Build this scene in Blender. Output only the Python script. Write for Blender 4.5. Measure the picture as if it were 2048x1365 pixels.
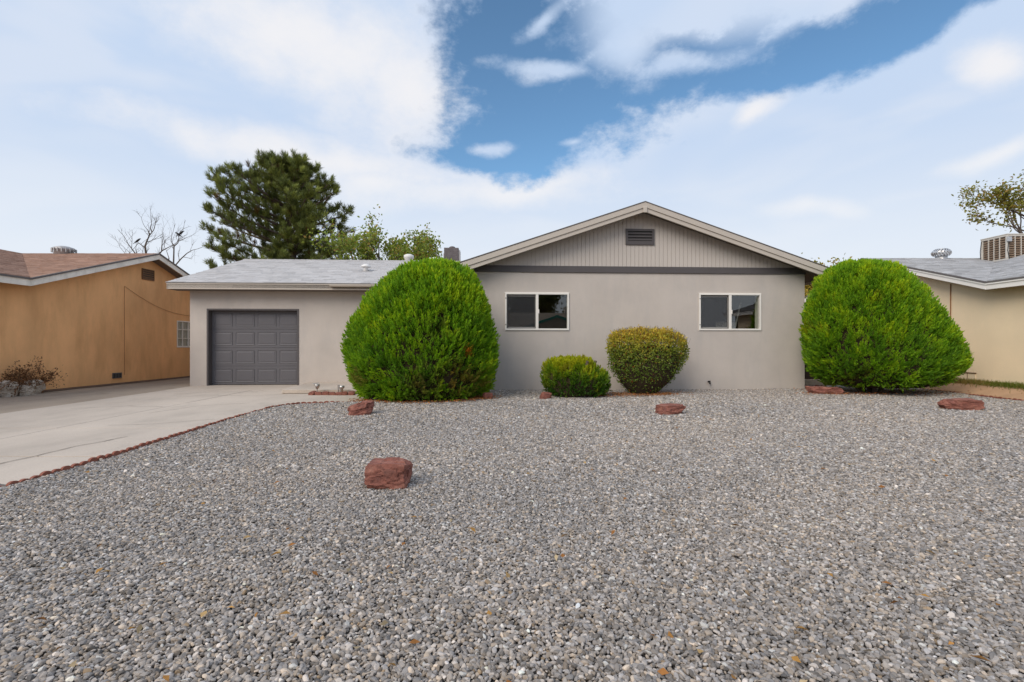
import bpy, bmesh, math, random
import numpy as np
from mathutils import Vector, Matrix, noise

# ------------------------------------------------------------------ scene, camera, sky, sun
S = bpy.context.scene
for o in list(bpy.data.objects):
    bpy.data.objects.remove(o)
COL = S.collection
R = math.radians
CAM_Z = 1.15

cam_data = bpy.data.cameras.new("camera")
cam_data.sensor_width = 36.0
cam_data.lens = 18.0
cam_data.shift_y = 0.0037
cam_data.clip_start = 0.05
cam_data.clip_end = 2000
cam = bpy.data.objects.new("camera", cam_data)
COL.objects.link(cam)
cam.location = (0, 0, CAM_Z)
cam.rotation_euler = (R(90), 0, 0)
S.camera = cam
S.cycles.use_denoising = True
S.cycles.max_bounces = 6
S.cycles.diffuse_bounces = 4
S.cycles.glossy_bounces = 3
S.cycles.transparent_max_bounces = 12
S.cycles.caustics_reflective = False
S.cycles.caustics_refractive = False
S.cycles.sample_clamp_indirect = 5.0

S.view_settings.view_transform = 'Standard'
S.view_settings.look = 'None'
S.view_settings.gamma = 1.0
S.view_settings.exposure = 0.65
S.view_settings.use_curve_mapping = False

SUN_DIR = Vector((-0.52, -0.62, 0.60)).normalized()
SUN_EL = math.asin(SUN_DIR.z)
SUN_AZ = math.atan2(SUN_DIR.x, SUN_DIR.y)
sun_d = bpy.data.lights.new("sun", 'SUN')
sun_d.energy = 1.5
sun_d.angle = R(38)
sun_d.color = (1.0, 0.92, 0.80)
sun = bpy.data.objects.new("sun", sun_d)
COL.objects.link(sun)
sun.location = (0, 0, 30)
sun.rotation_euler = SUN_DIR.to_track_quat('Z', 'Y').to_euler()

SKY_STRENGTH = 0.10


def build_world():
    w = bpy.data.worlds.new("World")
    S.world = w
    w.use_nodes = True
    nt = w.node_tree
    N, L = nt.nodes, nt.links
    N.clear()

    def val(x):
        return x

    def setin(sock, v):
        if hasattr(v, 'links') or isinstance(v, bpy.types.NodeSocket):
            L.new(v, sock)
        else:
            sock.default_value = v

    def m(op, a, b=None, c=None, clamp=False):
        n = N.new('ShaderNodeMath')
        n.operation = op
        n.use_clamp = clamp
        setin(n.inputs[0], a)
        if b is not None:
            setin(n.inputs[1], b)
        if c is not None:
            setin(n.inputs[2], c)
        return n.outputs[0]

    def sstep(x, lo, hi):
        n = N.new('ShaderNodeMapRange')
        n.interpolation_type = 'SMOOTHSTEP'
        setin(n.inputs[0], x)
        n.inputs[1].default_value = lo
        n.inputs[2].default_value = hi
        n.inputs[3].default_value = 0
        n.inputs[4].default_value = 1
        return n.outputs[0]

    def mix(f, a, b):
        n = N.new('ShaderNodeMix')
        n.data_type = 'RGBA'
        setin(n.inputs[0], f)
        setin(n.inputs[6], a)
        setin(n.inputs[7], b)
        return n.outputs[2]

    def fbm(vec, scale, detail, rough=0.55, loc=(0, 0, 0), sc=(1, 1, 1), dist=0.0):
        mp = N.new('ShaderNodeMapping')
        L.new(vec, mp.inputs[0])
        mp.inputs[1].default_value = loc
        mp.inputs[3].default_value = sc
        n = N.new('ShaderNodeTexNoise')
        L.new(mp.outputs[0], n.inputs['Vector'])
        n.inputs['Scale'].default_value = scale
        n.inputs['Detail'].default_value = detail
        n.inputs['Roughness'].default_value = rough
        n.inputs['Distortion'].default_value = dist
        return n.outputs[0]

    tc = N.new('ShaderNodeTexCoord')
    D = tc.outputs['Generated']
    sep = N.new('ShaderNodeSeparateXYZ')
    L.new(D, sep.inputs[0])
    x, y, z = sep.outputs
    az = m('ARCTAN2', x, y)
    el = m('ARCSINE', z)
    # ragged cloud edges: shift azimuth / elevation with fractal noise
    n1 = fbm(D, 3.2, 2, 0.6, (3.1, 0, 0))
    n2 = fbm(D, 3.2, 2, 0.6, (9.7, 4, 0))
    n3 = fbm(D, 7.0, 8, 0.66, (1.7, 8, 2), (1, 1, 1.5))
    azd = m('ADD', az, m('MULTIPLY', m('SUBTRACT', n1, 0.5), 0.20))
    eld = m('ADD', el, m('MULTIPLY', m('SUBTRACT', n2, 0.5), 0.12))

    cmb = N.new('ShaderNodeCombineXYZ')
    L.new(azd, cmb.inputs[0])
    L.new(eld, cmb.inputs[1])

    def ell(px, py, rx, ry, rot=0.0):
        """soft ellipse of sky, given by its bearing and height above the horizon"""
        a0 = math.atan((px - 1024) / 1024)
        e0 = math.atan((690 - py) / 1024 * math.cos(a0))
        mp = N.new('ShaderNodeMapping')
        mp.vector_type = 'TEXTURE'
        L.new(cmb.outputs[0], mp.inputs[0])
        mp.inputs[1].default_value = (a0, e0, 0)
        mp.inputs[2].default_value = (0, 0, R(rot))
        mp.inputs[3].default_value = (rx / 1024 * math.cos(a0) ** 2, ry / 1024 * math.cos(a0) * math.cos(e0) ** 2, 1)
        ln = N.new('ShaderNodeVectorMath')
        ln.operation = 'LENGTH'
        L.new(mp.outputs[0], ln.inputs[0])
        return ln.outputs['Value']

    def blobs(rows):
        d = None
        for e in rows:
            q = ell(*e)
            d = q if d is None else m('MINIMUM', d, q)
        return m('SUBTRACT', 1.0, d)

    g = blobs([(1060, 280, 215, 92, -2), (1055, 110, 165, 200, 0), (1300, 165, 270, 70, 9), (1560, 105, 260, 58, 13), (1850, 30, 280, 55, 12), (1210, 215, 130, 85, 20), (965, 312, 120, 42, 0), (1700, 70, 190, 55, 14)])
    c = blobs([(1430, 0, 260, 100, 3), (1268, 110, 66, 66, 60), (1360, 135, 140, 24, 4), (1105, 150, 105, 17, -8), (1100, 45, 60, 22, 25), (985, 298, 44, 14, 0), (1165, 302, 30, 11, 0)])
    ragged = m('MULTIPLY', m('SUBTRACT', n3, 0.5), 2.3)
    gm = sstep(m('ADD', g, ragged), -0.22, 0.42)
    cm = sstep(m('ADD', c, m('MULTIPLY', ragged, 1.5)), -0.40, 0.95)
    # open blue elsewhere in the sky, away from the part in view, in the same manner
    n4 = fbm(D, 1.6, 3, 0.6, (6.0, 2.0, 1.0))
    away = m('MULTIPLY', sstep(n4, 0.58, 0.74), sstep(y, 0.45, 0.25))
    blue = m('MAXIMUM', m('MULTIPLY', gm, m('SUBTRACT', 1.0, m('MULTIPLY', cm, 0.9))), away)

    sky = N.new('ShaderNodeTexSky')
    sky.sky_type = 'NISHITA'
    sky.sun_disc = False
    sky.sun_elevation = SUN_EL
    sky.sun_rotation = SUN_AZ
    sky.altitude = 1600
    sky.air_density = 1.0
    sky.dust_density = 0.6
    sky.ozone_density = 1.5
    tint = N.new('ShaderNodeMix')
    tint.data_type = 'RGBA'
    tint.blend_type = 'MULTIPLY'
    tint.inputs[0].default_value = 1.0
    L.new(sky.outputs[0], tint.inputs[6])
    tint.inputs[7].default_value = (0.82, 1.04, 1.05, 1)
    k = 1.0 / SKY_STRENGTH
    thin = (0.365 * k, 0.444 * k, 0.570 * k, 1)
    thick = (0.560 * k, 0.562 * k, 0.584 * k, 1)
    low = (0.515 * k, 0.553 * k, 0.602 * k, 1)
    n5 = fbm(D, 2.6, 3, 0.5, (2.2, 5.0, 0.4), (1, 1, 3.2), 0.6)
    body = sstep(n5, 0.42, 0.62)
    # the brightest banks: top left, and soft puffs low down
    banks = [(620, 90, 330, 130, -12), (820, 190, 130, 160, 0), (640, 325, 400, 45, -3), (1000, 390, 260, 38, 0), (1500, 215, 60, 30, 30), (1600, 420, 75, 22, 0),
             (1930, 325, 75, 22, 0), (2020, 120, 90, 60, 0), (760, 380, 120, 60, 0)]
    b = blobs(banks)
    bank = sstep(m('ADD', b, m('MULTIPLY', ragged, 0.9)), -0.60, 1.0)
    cloud = mix(m('MAXIMUM', m('MULTIPLY', body, 0.30), bank), thin, thick)
    haze = sstep(el, 0.38, 0.10)
    cloud = mix(m('MULTIPLY', haze, 0.92), cloud, low)
    out = mix(blue, cloud, tint.outputs[2])
    w.cycles.sampling_method = 'MANUAL'
    w.cycles.sample_map_resolution = 256
    bg = N.new('ShaderNodeBackground')
    L.new(out, bg.inputs[0])
    bg.inputs[1].default_value = SKY_STRENGTH
    wo = N.new('ShaderNodeOutputWorld')
    L.new(bg.outputs[0], wo.inputs[0])


build_world()

rng = np.random.default_rng(7)
random.seed(7)


# ------------------------------------------------------------------ helpers
def tag(o, label=None, cat=None, group=None, kind=None):
    if label: o["label"] = label
    if cat: o["category"] = cat
    if group: o["group"] = group
    if kind: o["kind"] = kind
    return o


def empty(name, loc, rz=0.0):
    o = bpy.data.objects.new(name, None)
    o.empty_display_size = 0.2
    COL.objects.link(o)
    o.location = loc
    o.rotation_euler = (0, 0, rz)
    return o


class MB:
    """collects polygons, then links them as one mesh object"""

    def __init__(self):
        self.v, self.f, self.c = [], [], []

    def poly(self, pts, col=None):
        i = len(self.v)
        self.v += [tuple(p) for p in pts]
        self.f.append(tuple(range(i, i + len(pts))))
        self.c.append(col)
        return self

    def hexa(self, p):
        """8 corners: bottom ring 0-3, top ring 4-7"""
        i = len(self.v)
        self.v += [tuple(q) for q in p]
        for a in ((0, 3, 2, 1), (4, 5, 6, 7), (0, 1, 5, 4), (1, 2, 6, 5), (2, 3, 7, 6), (3, 0, 4, 7)):
            self.f.append(tuple(i + j for j in a))
            self.c.append(None)
        return self

    def box(self, x0, x1, y0, y1, z0, z1):
        return self.hexa([(x0, y0, z0), (x1, y0, z0), (x1, y1, z0), (x0, y1, z0),
                          (x0, y0, z1), (x1, y0, z1), (x1, y1, z1), (x0, y1, z1)])

    def prism(self, pts, d):
        """polygon extruded by vector d"""
        d = Vector(d)
        i = len(self.v)
        n = len(pts)
        self.v += [tuple(p) for p in pts] + [tuple(Vector(p) + d) for p in pts]
        self.f.append(tuple(range(i, i + n)))
        self.f.append(tuple(range(i + 2 * n - 1, i + n - 1, -1)))
        self.c += [None, None]
        for k in range(n):
            j = (k + 1) % n
            self.f.append((i + k, i + n + k, i + n + j, i + j))
            self.c.append(None)
        return self

    def tube(self, path, radii, n=8, cap=True):
        path = [Vector(p) for p in path]
        if not hasattr(radii, '__len__'):
            radii = [radii] * len(path)
        base = len(self.v)
        for k, p in enumerate(path):
            d = (path[min(k + 1, len(path) - 1)] - path[max(k - 1, 0)])
            if d.length < 1e-9: d = Vector((0, 0, 1))
            d.normalize()
            a = d.cross(Vector((0, 0, 1)) if abs(d.z) < 0.9 else Vector((1, 0, 0))).normalized()
            b = d.cross(a)
            for q in range(n):
                t = 2 * math.pi * q / n
                self.v.append(tuple(p + (a * math.cos(t) + b * math.sin(t)) * radii[k]))
        for k in range(len(path) - 1):
            for q in range(n):
                r = (q + 1) % n
                self.f.append((base + k * n + q, base + k * n + r, base + (k + 1) * n + r, base + (k + 1) * n + q))
                self.c.append(None)
        if cap:
            self.f.append(tuple(base + q for q in range(n)))
            self.f.append(tuple(base + (len(path) - 1) * n + q for q in range(n - 1, -1, -1)))
            self.c += [None, None]
        return self

    def lathe(self, prof, c=(0, 0, 0), n=16):
        """prof: (radius, z) from bottom to top"""
        return self.tube([(c[0], c[1], c[2] + z + 1e-5 * k) for k, (r, z) in enumerate(prof)], [max(r, 1e-4) for r, z in prof], n)

    def mesh(self, name):
        me = bpy.data.meshes.new(name)
        me.from_pydata(self.v, [], self.f)
        bm = bmesh.new()
        bm.from_mesh(me)
        bmesh.ops.recalc_face_normals(bm, faces=bm.faces)
        bm.to_mesh(me)
        bm.free()
        return me

    def build(self, name, mat, parent=None, smooth=False, bevel=0.0, loc=None):
        me = self.mesh(name)
        return link(name, me, mat, parent, smooth, bevel, loc)


def link(name, me, mat, parent=None, smooth=False, bevel=0.0, loc=None):
    if mat is not None and not me.materials:
        me.materials.append(mat)
    if smooth:
        me.polygons.foreach_set('use_smooth', [True] * len(me.polygons))
    o = bpy.data.objects.new(name, me)
    COL.objects.link(o)
    if parent is not None: o.parent = parent
    if loc is not None: o.location = loc
    if bevel > 0:
        md = o.modifiers.new('bevel', 'BEVEL')
        md.width = bevel
        md.segments = 2
        md.limit_method = 'ANGLE'
        md.angle_limit = R(40)
    return o


def arrays_mesh(name, V, F, C=None):
    """V (n,3), F (m,k) equal polygons, C (n,3) per-vertex tint"""
    me = bpy.data.meshes.new(name)
    n, (m_, k) = len(V), F.shape
    me.vertices.add(n)
    me.vertices.foreach_set('co', V.astype(np.float32).ravel())
    me.loops.add(m_ * k)
    me.loops.foreach_set('vertex_index', F.astype(np.int32).ravel())
    me.polygons.add(m_)
    me.polygons.foreach_set('loop_start', np.arange(0, m_ * k, k, dtype=np.int32))
    me.polygons.foreach_set('loop_total', np.full(m_, k, dtype=np.int32))
    me.update(calc_edges=True)
    if C is not None:
        a = me.color_attributes.new('tint', 'FLOAT_COLOR', 'POINT')
        a.data.foreach_set('color', np.concatenate([C, np.ones((n, 1))], 1).astype(np.float32).ravel())
    return me


def norm(a):
    return a / np.maximum(np.linalg.norm(a, axis=-1, keepdims=True), 1e-9)


def nz(x, y, s=1.0, k=0.0):
    return noise.noise(Vector((x * s, y * s, k)))


# ------------------------------------------------------------------ materials
def new_mat(name):
    m = bpy.data.materials.new(name)
    m.use_nodes = True
    nt = m.node_tree
    return m, nt.nodes, nt.links, nt.nodes['Principled BSDF']


def tex_noise(N, L, vec, scale, detail=4, rough=0.55, sc=(1, 1, 1), loc=(0, 0, 0)):
    mp = N.new('ShaderNodeMapping')
    L.new(vec, mp.inputs[0])
    mp.inputs[1].default_value = loc
    mp.inputs[3].default_value = sc
    n = N.new('ShaderNodeTexNoise')
    n.inputs['Scale'].default_value = scale
    n.inputs['Detail'].default_value = detail
    n.inputs['Roughness'].default_value = rough
    L.new(mp.outputs[0], n.inputs['Vector'])
    return n.outputs[0]


def ramp(N, L, fac, stops):
    r = N.new('ShaderNodeValToRGB')
    L.new(fac, r.inputs[0])
    e = r.color_ramp.elements
    while len(e) < len(stops): e.new(0.5)
    for k, (p, c) in enumerate(stops):
        e[k].position = p
        e[k].color = (c[0], c[1], c[2], 1) if hasattr(c, '__len__') else (c, c, c, 1)
    return r.outputs[0]


def mixc(N, L, f, a, b, mode='MIX'):
    n = N.new('ShaderNodeMix')
    n.data_type = 'RGBA'
    n.blend_type = mode
    for s, v in ((n.inputs[0], f), (n.inputs[6], a), (n.inputs[7], b)):
        if isinstance(v, bpy.types.NodeSocket): L.new(v, s)
        elif hasattr(v, '__len__'): s.default_value = (v[0], v[1], v[2], 1)
        else: s.default_value = v
    return n.outputs[2]


def bump(N, L, bsdf, h, strength, dist=0.01):
    b = N.new('ShaderNodeBump')
    b.inputs['Strength'].default_value = strength
    b.inputs['Distance'].default_value = dist
    L.new(h, b.inputs['Height'])
    L.new(b.outputs[0], bsdf.inputs['Normal'])


def warm(c):
    return Vector((c[0] * 1.05, c[1] * 1.0, c[2] * 0.955))


def surf(name, col, rough=0.8, var=0.12, scale=1.5, fine=0.06, fscale=40, bstr=0.0, bscale=80, spec=0.3, metal=0.0, col2=None, sc=(1, 1, 1), bdist=0.004):
    """plain painted / stucco / concrete surface: base colour with broad and fine mottling, optional grain relief"""
    m, N, L, P = new_mat(name)
    tc = N.new('ShaderNodeTexCoord').outputs['Object']
    c = warm(col)
    c2 = Vector(col2) if col2 else c * (1 - 2 * var)
    a = tex_noise(N, L, tc, scale, 5, 0.6, sc)
    base = ramp(N, L, a, [(0.3, c2 if col2 else c * (1 - var)), (0.7, c * (1 + (0 if col2 else var)))])
    b = tex_noise(N, L, tc, fscale, 3, 0.6)
    f = ramp(N, L, b, [(0.25, 1 - fine), (0.75, 1 + fine)])
    out = mixc(N, L, 1.0, base, f, 'MULTIPLY')
    L.new(out, P.inputs['Base Color'])
    P.inputs['Roughness'].default_value = rough
    P.inputs['Specular IOR Level'].default_value = spec
    P.inputs['Metallic'].default_value = metal
    if bstr > 0:
        h = tex_noise(N, L, tc, bscale, 6, 0.65)
        bump(N, L, P, h, bstr, bdist)
    return m


def tint_mat(name, rough=0.7, var=0.1, fscale=30, spec=0.25, transl=0.0, bstr=0.0, attr_type='GEOMETRY', bscale=120):
    """colour comes from the per-piece tint, with fine grain on top"""
    m, N, L, P = new_mat(name)
    at = N.new('ShaderNodeAttribute')
    at.attribute_name = 'tint'
    at.attribute_type = attr_type
    tc = N.new('ShaderNodeTexCoord').outputs['Object']
    b = tex_noise(N, L, tc, fscale, 4, 0.6)
    f = ramp(N, L, b, [(0.25, 1 - var), (0.75, 1 + var)])
    out = mixc(N, L, 1.0, at.outputs[0], f, 'MULTIPLY')
    L.new(out, P.inputs['Base Color'])
    P.inputs['Roughness'].default_value = rough
    P.inputs['Specular IOR Level'].default_value = spec
    if bstr > 0:
        bump(N, L, P, tex_noise(N, L, tc, bscale, 5, 0.65), bstr, 0.004)
    if transl > 0:
        t = N.new('ShaderNodeBsdfTranslucent')
        L.new(out, t.inputs[0])
        mx = N.new('ShaderNodeMixShader')
        mx.inputs[0].default_value = transl
        L.new(P.outputs[0], mx.inputs[1])
        L.new(t.outputs[0], mx.inputs[2])
        L.new(mx.outputs[0], N['Material Output'].inputs[0])
    return m


def glass_mat(name, refl, tintc):
    m, N, L, P = new_mat(name)
    N.remove(P)
    t = N.new('ShaderNodeBsdfTransparent')
    t.inputs[0].default_value = (*tintc, 1)
    g = N.new('ShaderNodeBsdfGlossy')
    g.inputs['Roughness'].default_value = 0.0
    mx = N.new('ShaderNodeMixShader')
    mx.inputs[0].default_value = refl
    L.new(t.outputs[0], mx.inputs[1])
    L.new(g.outputs[0], mx.inputs[2])
    L.new(mx.outputs[0], N['Material Output'].inputs[0])
    return m


def screen_mat(name, cover=0.45):
    m, N, L, P = new_mat(name)
    P.inputs['Base Color'].default_value = (0.06, 0.06, 0.065, 1)
    P.inputs['Roughness'].default_value = 0.9
    t = N.new('ShaderNodeBsdfTransparent')
    mx = N.new('ShaderNodeMixShader')
    mx.inputs[0].default_value = cover
    L.new(t.outputs[0], mx.inputs[1])
    L.new(P.outputs[0], mx.inputs[2])
    L.new(mx.outputs[0], N['Material Output'].inputs[0])
    return m


def concrete_mat(name, col, stain):
    m, N, L, P = new_mat(name)
    tc = N.new('ShaderNodeTexCoord').outputs['Object']
    c = warm(col)
    a = tex_noise(N, L, tc, 0.7, 6, 0.62, (1, 0.45, 1))
    base = ramp(N, L, a, [(0.30, c * 0.80), (0.5, c), (0.72, c * 1.12)])
    s = tex_noise(N, L, tc, 1.7, 7, 0.7, (1, 0.6, 1), (4, 2, 0))
    base = mixc(N, L, ramp(N, L, s, [(0.55, 0), (0.75, 0.6)]), base, stain)
    f = tex_noise(N, L, tc, 55, 4, 0.7)
    base = mixc(N, L, 1.0, base, ramp(N, L, f, [(0.3, 0.90), (0.7, 1.08)]), 'MULTIPLY')
    L.new(base, P.inputs['Base Color'])
    P.inputs['Roughness'].default_value = 0.88
    P.inputs['Specular IOR Level'].default_value = 0.25
    bump(N, L, P, tex_noise(N, L, tc, 90, 6, 0.7), 0.25, 0.004)
    return m


def stucco_mat(name, col, var, stain, samount, sc=(1, 1, 1), rough=0.92, bstr=0.5, patch=1.1):
    """trowelled stucco: fine sand relief, broad cloudy patches, streaky weathering"""
    m, N, L, P = new_mat(name)
    tc = N.new('ShaderNodeTexCoord').outputs['Object']
    c = warm(col)
    a = tex_noise(N, L, tc, patch, 5, 0.6, sc)
    base = ramp(N, L, a, [(0.32, c * (1 - var)), (0.68, c * (1 + var))])
    s = tex_noise(N, L, tc, 1.3, 8, 0.68, (1.8, 1.8, 0.5), (7, 1, 3))
    base = mixc(N, L, ramp(N, L, s, [(0.48, 0), (0.78, samount)]), base, stain)
    f = tex_noise(N, L, tc, 70, 4, 0.7)
    base = mixc(N, L, 1.0, base, ramp(N, L, f, [(0.3, 0.94), (0.7, 1.05)]), 'MULTIPLY')
    L.new(base, P.inputs['Base Color'])
    P.inputs['Roughness'].default_value = rough
    P.inputs['Specular IOR Level'].default_value = 0.2
    bump(N, L, P, tex_noise(N, L, tc, 60, 8, 0.75), bstr, 0.006)
    return m


def rock_mat(name, c1, c2, c3):
    m, N, L, P = new_mat(name)
    tc = N.new('ShaderNodeTexCoord').outputs['Object']
    a = tex_noise(N, L, tc, 6, 8, 0.68, (1, 1, 1.6))
    base = ramp(N, L, a, [(0.30, c2), (0.50, c1), (0.72, c3)])
    b = tex_noise(N, L, tc, 3.2, 6, 0.6, (1, 1, 1), (5, 5, 5))
    base = mixc(N, L, ramp(N, L, b, [(0.58, 0), (0.70, 0.55)]), base, (0.06, 0.04, 0.035))
    f = tex_noise(N, L, tc, 60, 5, 0.7)
    base = mixc(N, L, 1.0, base, ramp(N, L, f, [(0.3, 0.82), (0.7, 1.15)]), 'MULTIPLY')
    L.new(base, P.inputs['Base Color'])
    P.inputs['Roughness'].default_value = 0.85
    bump(N, L, P, tex_noise(N, L, tc, 22, 8, 0.72), 0.7, 0.012)
    return m


M = {}
M['stucco'] = stucco_mat('grey_stucco', (0.520, 0.482, 0.452), 0.06, (0.44, 0.405, 0.38), 0.55, bstr=0.9)
M['siding'] = surf('painted_siding', (0.52, 0.485, 0.455), 0.75, 0.03, 0.8, 0.03, 60, 0.15, 50)
M['groove'] = surf('siding_backing', (0.46, 0.43, 0.40), 0.8, 0.03)
M['trim_beige'] = surf('beige_trim_paint', (0.50, 0.46, 0.415), 0.6, 0.03, 2.0, 0.03, 30, 0.08, 60)
M['trim_dark'] = surf('charcoal_trim_paint', (0.095, 0.088, 0.092), 0.55, 0.05, 2.0, 0.03, 30, 0.08, 60)
M['soffit'] = surf('dark_soffit', (0.16, 0.14, 0.13), 0.8, 0.08)
M['door_grey'] = surf('grey_garage_paint', (0.124, 0.123, 0.138), 0.5, 0.03, 1.0, 0.03, 60, 0.10, 90)
M['vinyl'] = surf('white_vinyl', (0.78, 0.77, 0.74), 0.4, 0.02, 3, 0.01)
M['glass'] = glass_mat('window_glass', 0.085, (0.86, 0.87, 0.85))
M['screen'] = screen_mat('insect_screen', 0.40)
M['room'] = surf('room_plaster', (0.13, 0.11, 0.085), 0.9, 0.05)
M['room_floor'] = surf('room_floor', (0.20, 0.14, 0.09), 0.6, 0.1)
M['curtain'] = surf('pale_curtain', (0.62, 0.60, 0.55), 0.9, 0.06)
M['board_white'] = surf('white_board', (0.75, 0.75, 0.72), 0.6, 0.03)
M['edge_shingle'] = surf('shingle_edge', (0.14, 0.13, 0.13), 0.95, 0.15, 8)
M['shingle'] = tint_mat('asphalt_shingle', 0.95, 0.16, 120, 0.15, 0.0, 0.5, 'GEOMETRY', 260)
M['metal'] = surf('galvanised_metal', (0.55, 0.56, 0.57), 0.38, 0.10, 6, 0.05, 40, metal=0.8)
M['metal_white'] = surf('white_metal', (0.74, 0.74, 0.74), 0.45, 0.04)
M['metal_dull'] = surf('dull_grey_metal', (0.42, 0.42, 0.43), 0.55, 0.12, 5, metal=0.4)
M['chimney'] = surf('chimney_brick_grey', (0.14, 0.125, 0.13), 0.9, 0.15, 6, 0.15, 40, 0.4)
M['chimney_pale'] = surf('chimney_flashing', (0.42, 0.41, 0.41), 0.7, 0.1)
M['ochre'] = stucco_mat('ochre_stucco', (0.80, 0.455, 0.215), 0.13, (0.62, 0.31, 0.13), 0.8, (1, 1, 0.5), bstr=0.8)
M['white_peel'] = stucco_mat('peeling_white_paint', (0.80, 0.775, 0.72), 0.08, (0.40, 0.36, 0.30), 0.6, (1, 1, 1), 0.8, 0.3, 3.0)
M['brown_vent'] = surf('brown_vent', (0.16, 0.09, 0.05), 0.8, 0.1)
M['grey_vent'] = surf('grey_block_vent', (0.13, 0.13, 0.125), 0.8, 0.3, 14)
M['cable'] = surf('painted_cable', (0.30, 0.14, 0.06), 0.7, 0.1)
M['blind'] = surf('window_blind', (0.66, 0.63, 0.57), 0.8, 0.06)
M['cream'] = stucco_mat('cream_stucco', (0.87, 0.72, 0.51), 0.04, (0.81, 0.66, 0.46), 0.4, bstr=0.35)
M['white_fascia'] = surf('white_fascia_paint', (0.85, 0.835, 0.82), 0.5, 0.03, 2, 0.02)
M['concrete'] = concrete_mat('pale_concrete', (0.52, 0.46, 0.40), (0.37, 0.32, 0.27))
M['concrete_dark'] = concrete_mat('weathered_concrete', (0.35, 0.295, 0.24), (0.20, 0.165, 0.13))
M['crack'] = surf('dark_joint', (0.10, 0.085, 0.07), 0.95, 0.2, 6)
M['terracotta'] = surf('terracotta_edger', (0.28, 0.105, 0.072), 0.8, 0.18, 9, 0.10, 60, 0.25, 90)
M['rock'] = rock_mat('red_sandstone', (0.255, 0.090, 0.062), (0.12, 0.045, 0.035), (0.40, 0.185, 0.130))
M['pale_rock'] = rock_mat('pale_quartz', (0.50, 0.42, 0.34), (0.26, 0.18, 0.12), (0.64, 0.58, 0.50))
M['dirt'] = stucco_mat('bare_dirt', (0.46, 0.30, 0.19), 0.14, (0.36, 0.22, 0.13), 0.5, (1, 1, 1), 0.95, 0.9, 2.0)
M['soil'] = stucco_mat('dark_soil', (0.13, 0.095, 0.07), 0.3, (0.07, 0.05, 0.04), 0.7, (1, 1, 1), 0.95, 0.9, 4.0)
M['gate'] = surf('dark_brown_gate', (0.075, 0.05, 0.042), 0.8, 0.15, 3)
M['bark'] = surf('tree_bark', (0.12, 0.095, 0.075), 0.95, 0.25, 5, 0.2, 40, 0.6, 30)
M['bark_grey'] = surf('grey_bark', (0.10, 0.085, 0.075), 0.95, 0.2, 5, 0.2, 40, 0.4, 30)
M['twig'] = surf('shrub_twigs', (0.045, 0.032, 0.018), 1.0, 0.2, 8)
M['leaf'] = tint_mat('leaf', 0.5, 0.08, 25, 0.35, 0.48)
M['needle'] = tint_mat('pine_needle', 0.5, 0.08, 25, 0.3, 0.25)
M['litter'] = tint_mat('fallen_leaf', 0.8, 0.15, 40, 0.2, 0.15)
M['pebble'] = tint_mat('pebble', 0.72, 0.16, 90, 0.3, 0.0, 0.3, 'INSTANCER', 160)
M['bird'] = surf('black_feathers', (0.012, 0.012, 0.014), 0.5, 0.1)
M['tyre_black'] = surf('black_plastic', (0.03, 0.03, 0.03), 0.5, 0.1)
M['cooler'] = surf('cooler_cabinet', (0.55, 0.53, 0.49), 0.55, 0.08, 3)
M['cooler_pad'] = surf('cooler_pad', (0.20, 0.145, 0.105), 0.95, 0.25, 20)
M['asphalt'] = surf('asphalt', (0.055, 0.055, 0.057), 0.9, 0.12, 1.2, 0.15, 60, 0.3, 80)
M['turquoise'] = surf('turquoise_trim', (0.03, 0.26, 0.20), 0.6, 0.05)
M['tan_roof'] = surf('tan_roof', (0.42, 0.35, 0.27), 0.95, 0.1, 6, 0.15, 50)
M['adobe'] = stucco_mat('adobe_wall', (0.34, 0.15, 0.09), 0.08, (0.28, 0.12, 0.08), 0.4)


def gravel_bed_mat():
    m, N, L, P = new_mat('gravel_fines')
    tc = N.new('ShaderNodeTexCoord').outputs['Object']
    v = N.new('ShaderNodeTexVoronoi')
    v.inputs['Scale'].default_value = 55
    L.new(tc, v.inputs['Vector'])
    hsv = N.new('ShaderNodeSeparateColor')
    L.new(v.outputs['Color'], hsv.inputs[0])
    base = ramp(N, L, hsv.outputs[0], [(0.0, (0.12, 0.105, 0.095)), (0.5, (0.20, 0.18, 0.165)), (0.9, (0.28, 0.255, 0.235)), (1.0, (0.42, 0.39, 0.36))])
    base = mixc(N, L, 1.0, base, ramp(N, L, v.outputs['Distance'], [(0.1, 1.0), (0.75, 0.45)]), 'MULTIPLY')  # shade in the gaps between stones, painted into the bed colour
    L.new(base, P.inputs['Base Color'])
    P.inputs['Roughness'].default_value = 0.9
    inv = N.new('ShaderNodeMath')
    inv.operation = 'SUBTRACT'
    inv.inputs[0].default_value = 1
    L.new(v.outputs['Distance'], inv.inputs[1])
    bump(N, L, P, inv.outputs[0], 1.0, 0.015)
    return m


M['gravel_bed'] = gravel_bed_mat()

# ------------------------------------------------------------------ ground
EDGE_L = [(-3.60, -9.0), (-3.80, -2.0), (-3.92, 1.5), (-4.00, 3.0), (-4.06, 4.06), (-4.13, 5.16), (-4.20, 6.1), (-4.30, 7.3), (-4.36, 8.4), (-4.38, 9.2),
          (-4.33, 9.65), (-4.14, 9.97), (-3.75, 10.08), (-3.3, 10.11), (-3.03, 10.13), (-2.93, 10.25), (-3.0, 10.55), (-3.15, 11.1), (-3.2, 11.8)]
EDGE_R = [(10.2, -9.0), (10.3, 6.0), (10.42, 10.4), (10.45, 11.5), (10.50, 12.6), (10.38, 13.2), (9.9, 13.75), (9.3, 14.05), (8.4, 14.2)]


def edge_x(pts, y):
    ys = [p[1] for p in pts]
    xs = [p[0] for p in pts]
    return np.interp(y, ys, xs)


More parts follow.
